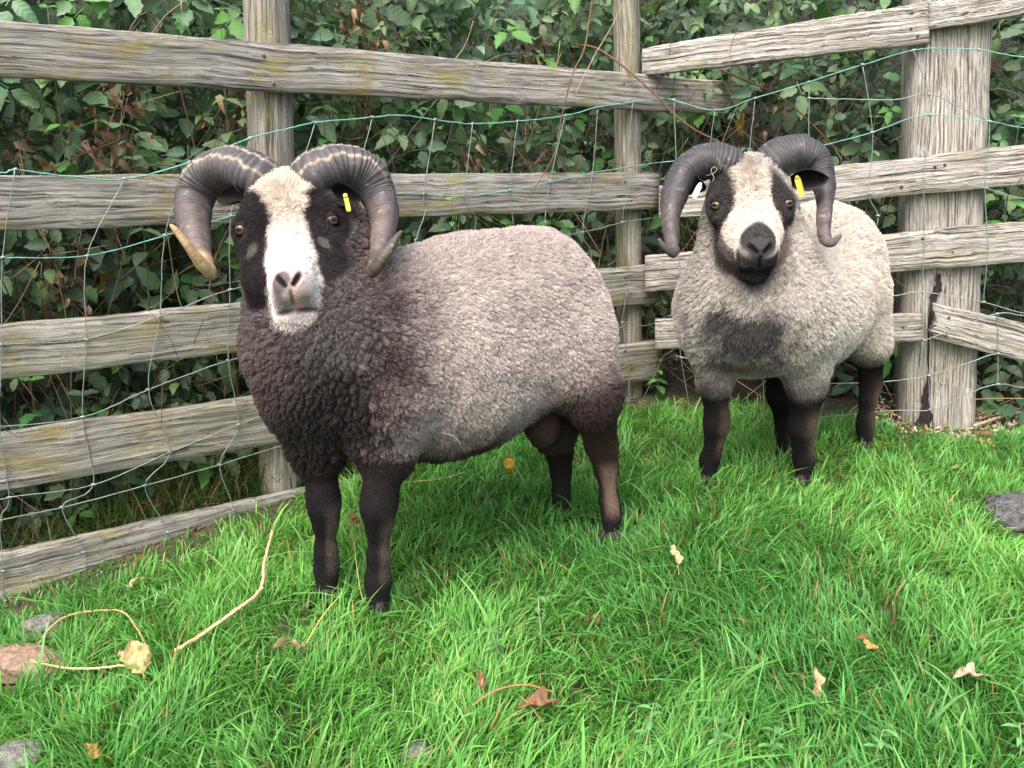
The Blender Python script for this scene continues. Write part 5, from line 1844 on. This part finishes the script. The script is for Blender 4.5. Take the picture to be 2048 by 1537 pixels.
def grass_field(n, seed):
    r = np.random.default_rng(seed)
    y = r.uniform(0.55 ** 0.8, 3.0 ** 0.8, n * 2) ** (1 / 0.8)
    x = r.uniform(-1, 1, n * 2) * (0.80 * y + 0.35) + 0.05
    b = behind(x, y)
    keep = b < -0.012
    dl = -PL.behind(x, y); dr = -PR.behind(x, y)
    # worn strips beside the fences
    keep &= ~((dl < 0.19) & (x < -0.66) & (r.random(len(x)) < 0.8))
    keep &= ~((dl < 0.05) & (r.random(len(x)) < 0.5))
    keep &= ~((dr < 0.13) & (x > 1.0) & (r.random(len(x)) < 0.94))
    keep &= ~((dr < 0.08) & (r.random(len(x)) < 0.5))
    bare = vnoise(x, y, 11, 5)
    keep &= ~((bare > 0.52) & (r.random(len(x)) < 0.45))
    for (sx_, sy_, rad) in STONES:
        keep &= np.hypot(x - sx_, y - sy_) > rad
    x, y = x[keep][:n], y[keep][:n]
    n = len(x)
    c1 = vnoise(x, y, 14, 1); c2 = vnoise(x, y, 40, 2); c3 = vnoise(x, y, 5, 3)
    H = (0.064 + 0.026 * c1 + 0.018 * c2) * r.uniform(0.55, 1.35, n)
    dl = -PL.behind(x, y)
    H *= np.where((dl < 0.3) & (x < -0.5), 0.35 + 2.0 * dl, 1.0)
    H *= 0.75 + 0.25 * sstep(0.9, 0.3, np.hypot(x - 1.3, y - 2.1))*0 + 0.25
    H = np.clip(H, 0.018, 0.16)
    lean = 2.2 * c1 * 2 + 1.5 * c3 * 2 + r.normal(0, 1.1, n) - 1.2
    bend = np.clip(r.gamma(2.2, 0.22, n), 0.05, 1.25)
    W = r.uniform(0.0026, 0.0052, n)
    big = r.random(n) < 0.035
    H = np.where(big, H * 1.7, H); W = np.where(big, W * 1.6, W); bend = np.where(big, np.clip(bend * 1.5, 0.5, 1.4), bend)
    v = (r.uniform(0.7, 1.3, n) * (1 + 0.18 * c3 + 0.12 * c2))[:, None]
    hue = np.clip(0.5 + 0.35 * c3 + 0.25 * r.normal(size=n), 0, 1)[:, None]
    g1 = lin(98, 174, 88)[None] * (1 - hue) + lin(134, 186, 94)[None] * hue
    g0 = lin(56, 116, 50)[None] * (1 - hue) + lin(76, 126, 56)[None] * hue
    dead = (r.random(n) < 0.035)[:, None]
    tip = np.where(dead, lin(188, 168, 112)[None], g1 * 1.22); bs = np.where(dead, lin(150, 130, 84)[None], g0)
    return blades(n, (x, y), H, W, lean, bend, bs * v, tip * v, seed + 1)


def outer_grass(n, seed):
    """longer, mixed grass behind the left-hand fence and a thin fringe behind the other"""
    r = np.random.default_rng(seed)
    s_ = r.uniform(-0.9, 1.9, n); bq = np.abs(r.normal(0, 0.28, n)) + 0.015
    a = P(0, 365, 1.90)
    x = a[0] + PL.u[0] * s_ - PL.n[0] * bq; y = a[1] + PL.u[1] * s_ - PL.n[1] * bq
    c1 = vnoise(x, y, 16, 8)
    keep = (c1 > -0.35) | (r.random(n) < 0.3)
    keep &= (s_ < 1.25) | (r.random(n) < 0.3)
    x, y, c1 = x[keep], y[keep], c1[keep]; n = len(x)
    H = (0.13 + 0.06 * c1) * r.uniform(0.5, 1.5, n)
    lean = r.uniform(0, 6.28, n); bend = np.clip(r.gamma(2.5, 0.25, n), 0.1, 1.3)
    W = r.uniform(0.002, 0.004, n)
    dead = (r.random(n) < 0.30)[:, None]
    v = r.uniform(0.6, 1.2, n)[:, None]
    tip = np.where(dead, lin(182, 160, 110)[None], lin(84, 136, 60)[None]); bs = np.where(dead, lin(140, 120, 80)[None], lin(44, 84, 36)[None])
    return blades(n, (x, y), H, W, lean, bend, bs * v, tip * v, seed + 1)


def rock(name, label, px, py, sx_, sy_, sz_, seed, mat, rotz_=0.0, sink=0.35, flat=False, group='stones in the grass', cat='stone'):
    r = np.random.default_rng(seed)
    c = G(px, py)
    import bmesh
    bm = bmesh.new()
    bmesh.ops.create_icosphere(bm, subdivisions=4, radius=1.0)
    V = np.array([v.co for v in bm.verts])
    off = r.uniform(0, 50, 3)
    d = np.array([mnoise.noise(tuple(v * 1.3 + off)) * 0.28 + mnoise.noise(tuple(v * 3.1 + off)) * 0.16 + abs(mnoise.noise(tuple(v * 6 + off))) * 0.12 + mnoise.noise(tuple(v * 15 + off)) * 0.04 for v in V])
    W = V * (1 + d)[:, None]
    if flat: W[:, 2] = np.sign(W[:, 2]) * np.abs(W[:, 2]) ** 0.5
    W = W * np.array([sx_, sy_, sz_])
    W = rotz(W, rotz_)
    W[:, 2] += sz_ * (1 - 2 * sink)
    for v, w in zip(bm.verts, W): v.co = w
    me = bpy.data.meshes.new(name); bm.to_mesh(me); bm.free()
    me.polygons.foreach_set('use_smooth', np.ones(len(me.polygons), bool))
    o = link(name, me, mat)
    o.location = tuple(c)
    o['label'] = label; o['category'] = cat; o['group'] = group
    STONES.append((c[0], c[1], min(sx_, sy_) * 0.85))
    STONES.append((c[0], c[1] - sy_ * 0.9, min(sx_, sy_) * 0.8)); STONES.append((c[0] + 0.45 * sx_, c[1] - sy_ * 0.8, min(sx_, sy_) * 0.7)); STONES.append((c[0] - 0.45 * sx_, c[1] - sy_ * 0.8, min(sx_, sy_) * 0.7))
    STONES.append((c[0] + 0.5 * sx_, c[1], min(sx_, sy_) * 0.6)); STONES.append((c[0] - 0.5 * sx_, c[1], min(sx_, sy_) * 0.6))
    return o


M_SLAB = mat_simple('brown_slab', lin(142, 120, 104), rough=0.9, var=0.35, scale=60, bump=0.015)
rock('stone_slab', 'flat brown stone slab half sunk in the grass at the left edge', 55, 1345, 0.105, 0.050, 0.030, 1, M_SLAB, rotz_=-0.35, flat=True, sink=0.2)
rock('stone', 'grey flat stone lying between the lowest rail and the brown slab', 92, 1262, 0.05, 0.038, 0.022, 2, M_STONE, flat=True, sink=0.2)
rock('stone', 'pale grey stone in the bottom left corner', 30, 1545, 0.06, 0.04, 0.028, 3, M_STONE, flat=True, sink=0.2)
rock('rock', 'dark slate boulder breaking through the turf at the right edge', 2065, 1035, 0.13, 0.10, 0.05, 4, M_DARKSTONE, sink=0.4)
rock('stone', 'small speckled stone nearly buried in grass at the bottom centre', 835, 1512, 0.03, 0.022, 0.014, 5, M_STONE)

# grass objects
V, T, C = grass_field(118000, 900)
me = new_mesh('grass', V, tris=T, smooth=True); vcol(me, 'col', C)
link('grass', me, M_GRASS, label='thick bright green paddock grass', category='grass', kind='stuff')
V, T, C = outer_grass(13000, 950)
me = new_mesh('grass', V, tris=T, smooth=True); vcol(me, 'col', C)
link('grass', me, M_GRASS, label='long rough grass and straw behind the lowest rails', category='grass', kind='stuff')

# fallen leaves
def fallen(label, px, py, L, wr, col, yaw, pitch, seed, lift=0.05, curl=0.5, n=8):
    r = np.random.default_rng(seed)
    L *= 0.9
    nt, nq = 12, 9
    t_, q_ = np.meshgrid(np.linspace(0, 1, nt), np.linspace(-1, 1, nq), indexing='ij')
    half = 0.5 * L * wr * np.sin(np.pi * t_ ** 0.8) ** 0.8 * (1 + 0.16 * np.sin(t_ * 31 + seed) * np.abs(q_)) + 0.001
    ph = r.uniform(0, 6.28, 6)
    zz = L * (0.20 * q_ ** 2 * np.sin(t_ * 4 + ph[0]) + 0.07 * np.sin(t_ * 11 + q_ * 3 + ph[1]) + 0.05 * np.sin(t_ * 17 - q_ * 6 + ph[2]) - curl * 0.5 * t_ ** 2) + r.normal(0, 0.012 * L, t_.shape)
    V = np.stack([q_ * half * (1 - 0.25 * np.abs(np.sin(t_ * 5 + ph[3]))), t_ * L, zz], -1).reshape(-1, 3)
    ii = np.arange(nt * nq).reshape(nt, nq)
    Qd = np.stack([ii[:-1, :-1], ii[:-1, 1:], ii[1:, 1:], ii[1:, :-1]], -1).reshape(-1, 4)
    co = np.stack([q_ * 0.3, t_, 0 * t_], -1).reshape(-1, 3)
    w = 0.0012
    sv = np.array([[-w, -L * 0.45, 0.004], [w, -L * 0.45, 0.004], [w, 0.0, 0.001], [-w, 0.0, 0.001]])
    c = G(px, py, lift)
    root = thing('fallen_leaf', c, label, 'leaf', 'dead leaves lying in the grass')
    me = new_mesh('blade', V, quads=Qd)
    cc = np.asarray(col)[None] * (0.85 + 0.16 * r.normal(size=(len(V), 1)) - 0.22 * (np.abs(np.sin(co[:, 1:2] * 14 + co[:, 0:1] * 12)) > 0.93)).clip(0.4, 1.3)
    vcol(me, 'col', cc); vvec(me, 'leafco', co)
    o = link('blade', me, M_DEADLEAF, root)
    me2 = new_mesh('stalk', sv, quads=[(0, 1, 2, 3)])
    vcol(me2, 'col', np.repeat(np.asarray(col)[None] * 0.7, 4, 0)); vvec(me2, 'leafco', sv)
    link('stalk', me2, M_DEADLEAF, root)
    root.rotation_euler = (pitch, r.uniform(-0.3, 0.3), yaw)


TAN, BRN, YEL = lin(206, 184, 140), lin(150, 116, 84), lin(226, 190, 60)
for i, a in enumerate([
    ('large crumpled straw-yellow leaf beside the end of the long stick', 285, 1345, 0.085, 0.75, lin(190, 174, 122), 0.5, 0.75, 0.055),
    ('pinkish tan leaf overlapping the large straw-yellow leaf', 268, 1335, 0.055, 0.7, lin(204, 170, 130), 1.0, 0.7, 0.05),
    ('curled two-toned leaf left of the grey ram\'s front hooves', 612, 1290, 0.075, 0.35, lin(190, 178, 130), 2.2, 0.5, 0.065),
    ('yellow leaf in the shade under the grey ram\'s belly', 1025, 940, 0.06, 0.8, YEL, 0.3, 0.8, 0.05),
    ('folded tan leaf in front of the gap between the two rams', 1355, 1130, 0.058, 0.5, TAN, 0.2, 0.9, 0.07),
    ('brown curled leaf right of the grey ram\'s hooves', 1200, 1232, 0.06, 0.35, BRN, 2.4, 0.4, 0.05),
    ('large brown leaf with a long stalk near the bottom middle', 1115, 1405, 0.085, 0.55, BRN * 0.85, 1.9, 0.35, 0.045),
    ('narrow brown leaf standing upright beside the long-stalked leaf', 966, 1385, 0.05, 0.35, lin(170, 128, 98), 0.1, 1.2, 0.04),
    ('small ochre leaf right of centre in the grass', 1755, 1300, 0.035, 0.8, lin(188, 152, 92), 0.6, 0.5, 0.05),
    ('tiny rust-coloured leaf right above the ochre leaf', 1735, 1272, 0.03, 0.4, lin(150, 106, 76), 1.8, 0.3, 0.055),
    ('pointed pale leaf standing in grass at the lower right', 1640, 1395, 0.06, 0.4, lin(196, 166, 128), 0.2, 1.1, 0.045),
    ('bleached crumpled leaf near the right edge', 1962, 1350, 0.065, 0.55, lin(206, 190, 160), 1.75, 0.4, 0.055),
    ('orange-yellow leaf at the bottom left', 205, 1510, 0.045, 0.7, lin(178, 148, 80), 1.3, 0.4, 0.04),
    ('dry pale leaf under the lowest rail', 290, 1160, 0.055, 0.4, lin(190, 174, 132), 2.6, 0.3, 0.03),
    ('brown leaf between the grey ram\'s front legs', 712, 1062, 0.06, 0.6, lin(120, 96, 66), 0.4, 0.9, 0.05),
    ('tan leaf on the litter at the right edge below the gatepost', 1930, 940, 0.05, 0.5, lin(190, 170, 120), 1.4, 0.2, 0.03),
    ('thin yellow blade-shaped leaf on the litter right of the gatepost', 1990, 885, 0.08, 0.22, lin(170, 160, 70), 1.6, 0.1, 0.03),
    ('tiny orange leaf on the litter left of the gatepost foot', 1785, 892, 0.03, 0.6, lin(190, 120, 76), 1.0, 0.2, 0.02),
]):
    fallen(*a[:7], a[7], 40 + i, lift=a[8])


def stick(label, pts, r0, r1, col, seed, twigs=(), thorns=0, cat='stick'):
    p = np.array([G(x, y, h) for x, y, h in pts])
    root = thing('fallen_stick', p[0], label, cat, 'sticks lying in the grass')
    c = catmull(p, len(pts) * 10)
    rr_ = np.random.default_rng(seed)
    c = c + rr_.normal(0, r0 * 0.12, c.shape)
    stem_mesh('stem', c, r0, r1, col, root, k=8, thorns=thorns, seed=seed)
    for (a, b, rad) in twigs:
        q = np.array([G(*a), G(*b)])
        stem_mesh('side_twig', catmull(np.vstack([q[0], q.mean(0), q[1]]), 8), rad, rad * 0.6, col, root, k=6, seed=seed + 1)


STK = lin(206, 172, 142)
stick('long pale bent stick lying in the grass left of the grey ram', [(345, 1306, 0.035), (400, 1272, 0.045), (470, 1222, 0.055), (520, 1180, 0.06), (530, 1120, 0.075), (546, 1062, 0.09)], 0.0048, 0.0038, STK, 1, twigs=[((513, 1185, 0.06), (527, 1176, 0.062), 0.003)])
stick('thin tan twig arching over the flat grey stone', [(75, 1292, 0.03), (105, 1252, 0.05), (150, 1228, 0.06), (238, 1222, 0.06), (272, 1255, 0.045), (298, 1302, 0.03)], 0.0024, 0.0016, lin(190, 152, 116), 2)
stick('thorny straw-coloured twig across the brown slab', [(50, 1318, 0.04), (85, 1328, 0.042), (160, 1338, 0.042), (262, 1330, 0.045)], 0.0030, 0.0022, lin(208, 176, 136), 3, thorns=10)
stick('slim twig leading up from the curled leaf towards the grey ram\'s hooves', [(612, 1288, 0.06), (640, 1240, 0.07), (662, 1212, 0.075), (680, 1192, 0.08)], 0.0016, 0.0012, lin(190, 178, 104), 4)
stick('upright straw between the grey ram\'s front hooves', [(732, 1225, 0.01), (718, 1165, 0.06), (706, 1070, 0.13)], 0.0011, 0.0009, lin(186, 172, 120), 5)
stick('curved brown leaf stalk in the grass near the bottom middle', [(945, 1412, 0.04), (990, 1382, 0.06), (1050, 1370, 0.06), (1110, 1385, 0.05)], 0.0018, 0.0014, lin(168, 124, 84), 6)
stick('pale dead branch on the litter right of the gatepost', [(1948, 852, 0.03), (2000, 835, 0.03), (2080, 815, 0.04)], 0.006, 0.005, lin(176, 160, 136), 7)
stick('brown broken bough lying along the hedge foot at the right edge', [(1950, 868, 0.015), (2020, 872, 0.02), (2140, 880, 0.02)], 0.012, 0.014, lin(112, 94, 72), 8)
stick('pale grass stem across the turf behind the grey ram\'s front legs', [(815, 965, 0.03), (880, 958, 0.05), (930, 945, 0.06)], 0.0014, 0.001, lin(196, 184, 130), 9)
stick('dry stem standing in the grass in front of the pale ram', [(1658, 1075, 0.01), (1662, 1035, 0.05), (1664, 1000, 0.09)], 0.0013, 0.0009, lin(190, 172, 116), 10)

# low weeds in the foreground
def weed(label, px, py, h, n, seed):
    r = np.random.default_rng(seed)
    g = G(px, py)
    root = thing('knotgrass_plant', g, label, 'weed', 'knotgrass in the foreground')
    top = g + np.array([r.normal(0, 0.02), r.normal(0, 0.02), h])
    c = catmull(np.array([g, (g + top) / 2 + r.normal(0, 0.006, 3), top]), 12)
    stem_mesh('stem', c, 0.0014, 0.0009, lin(170, 176, 120), root, k=5, seed=seed)
    for k in range(n):
        p = c[min(3 + int(k * 9 / n), 11)]
        az = k * 2.4 + r.uniform(-0.4, 0.4)
        d = np.array([math.cos(az), math.sin(az), 0.35])
        put_leaf(WEEDL[r.integers(3)], root, p, d, np.array([0, 0, 1.0]) - d * 0.3, r.uniform(0.7, 1.15))


WEEDL = [leaf_mesh('leaf', simple_leaf(260 + i, L=0.026, wr=0.36, n=4, serr=0.0), lin(104, 160, 96), M_LEAF) for i in range(3)]
for i, (lb, px, py) in enumerate([
    ('tall knotgrass stem with oval leaves right of the bottom middle', 1530, 1530),
    ('knotgrass stem second from the bottom middle, left of the tall one', 1430, 1545),
    ('small knotgrass sprig at the bottom, below the brown long-stalked leaf', 1275, 1540),
    ('knotgrass sprig at the bottom right', 1745, 1540),
    ('seeding knotgrass stem in front of the grey ram\'s hind hoof', 1010, 1330),
    ('spreading knotgrass stem beside the seeding one', 1085, 1320),
    ('knotgrass sprig in the bottom right corner', 2030, 1545),
]):
    weed(lb, px, py, 0.085 + 0.02 * (i % 3), 11, 820 + i)

# wood chip and gravel litter round the gatepost
r = np.random.default_rng(61)
parts, cols = [], []
for _ in range(1500):
    if r.random() < 0.8:
        q = PR.at(r.uniform(1735, 2250), 880) + PR.n * r.uniform(-0.25, 0.17)
    else:
        q = PL.at(r.uniform(-300, 420), 1150) + PL.n * r.uniform(-0.12, 0.10)
    q[2] = float(terrain_h(q[0], q[1])) + r.uniform(0.001, 0.008)
    lft = q[0] < 0
    s3 = (0.5 if lft else 1.0) * np.array([r.uniform(0.003, 0.014), r.uniform(0.002, 0.006), r.uniform(0.001, 0.004)])
    bx = np.array([[x, y, z] for x in (-1, 1) for y in (-1, 1) for z in (-1, 1)], float) * s3 * (1 + r.normal(0, 0.2, (8, 3)))
    M_ = np.linalg.qr(r.normal(size=(3, 3)) * np.array([1, 1, 0.4]))[0]
    bx = bx @ M_.T + q
    parts.append((bx, np.array([[0, 1, 3, 2], [4, 6, 7, 5], [0, 4, 5, 1], [2, 3, 7, 6], [0, 2, 6, 4], [1, 5, 7, 3]]), None))
    cols.append(np.repeat((np.array([lin(178, 160, 140), lin(140, 118, 98), lin(196, 186, 172), lin(104, 84, 66), lin(170, 130, 100)][r.integers(5)]) * r.uniform(0.7, 1.1) * (0.6 if lft else 1.0))[None], 8, 0))
V, Qd, T = merge(parts)
me = new_mesh('litter', V, quads=Qd, smooth=False); vcol(me, 'col', np.vstack(cols))
link('litter', me, M_CANE, label='pale bark and gravel litter at the foot of the gatepost', category='litter', kind='stuff')


# wisps of hay caught in the wool
def wisp(label, pts, rad, col):
    p = np.array([P(*q) for q in pts])
    c = catmull(p, len(pts) * 8)
    V, Qd, T = tube(c, rad, 5)
    base = p[0]
    me = new_mesh('hay_wisp', V - base, quads=Qd, tris=T)
    vcol(me, 'col', np.repeat(np.asarray(col)[None], len(V), 0))
    o = link('hay_wisp', me, M_CANE)
    o.location = tuple(base)
    o['label'] = label; o['category'] = 'hay wisp'; o['group'] = 'hay caught in wool'


HAY = lin(214, 204, 176)
wisp('curl of pale hay caught on the pale ram\'s brow beside its horn', [(1412, 352, 2.10), (1425, 348, 2.08), (1434, 340, 2.085), (1428, 334, 2.09), (1422, 342, 2.08), (1428, 356, 2.07), (1424, 364, 2.07)], 0.0006, lin(176, 168, 148))
wisp('bent straw stuck in the dark wool under the grey ram\'s flank', [(882, 866, 1.70), (900, 870, 1.69), (915, 880, 1.69), (921, 890, 1.69)], 0.0006, lin(170, 156, 130))
wisp('straight pale straw lying on the pale ram\'s side', [(1710, 588, 2.38), (1728, 606, 2.38), (1745, 622, 2.40)], 0.0010, HAY)
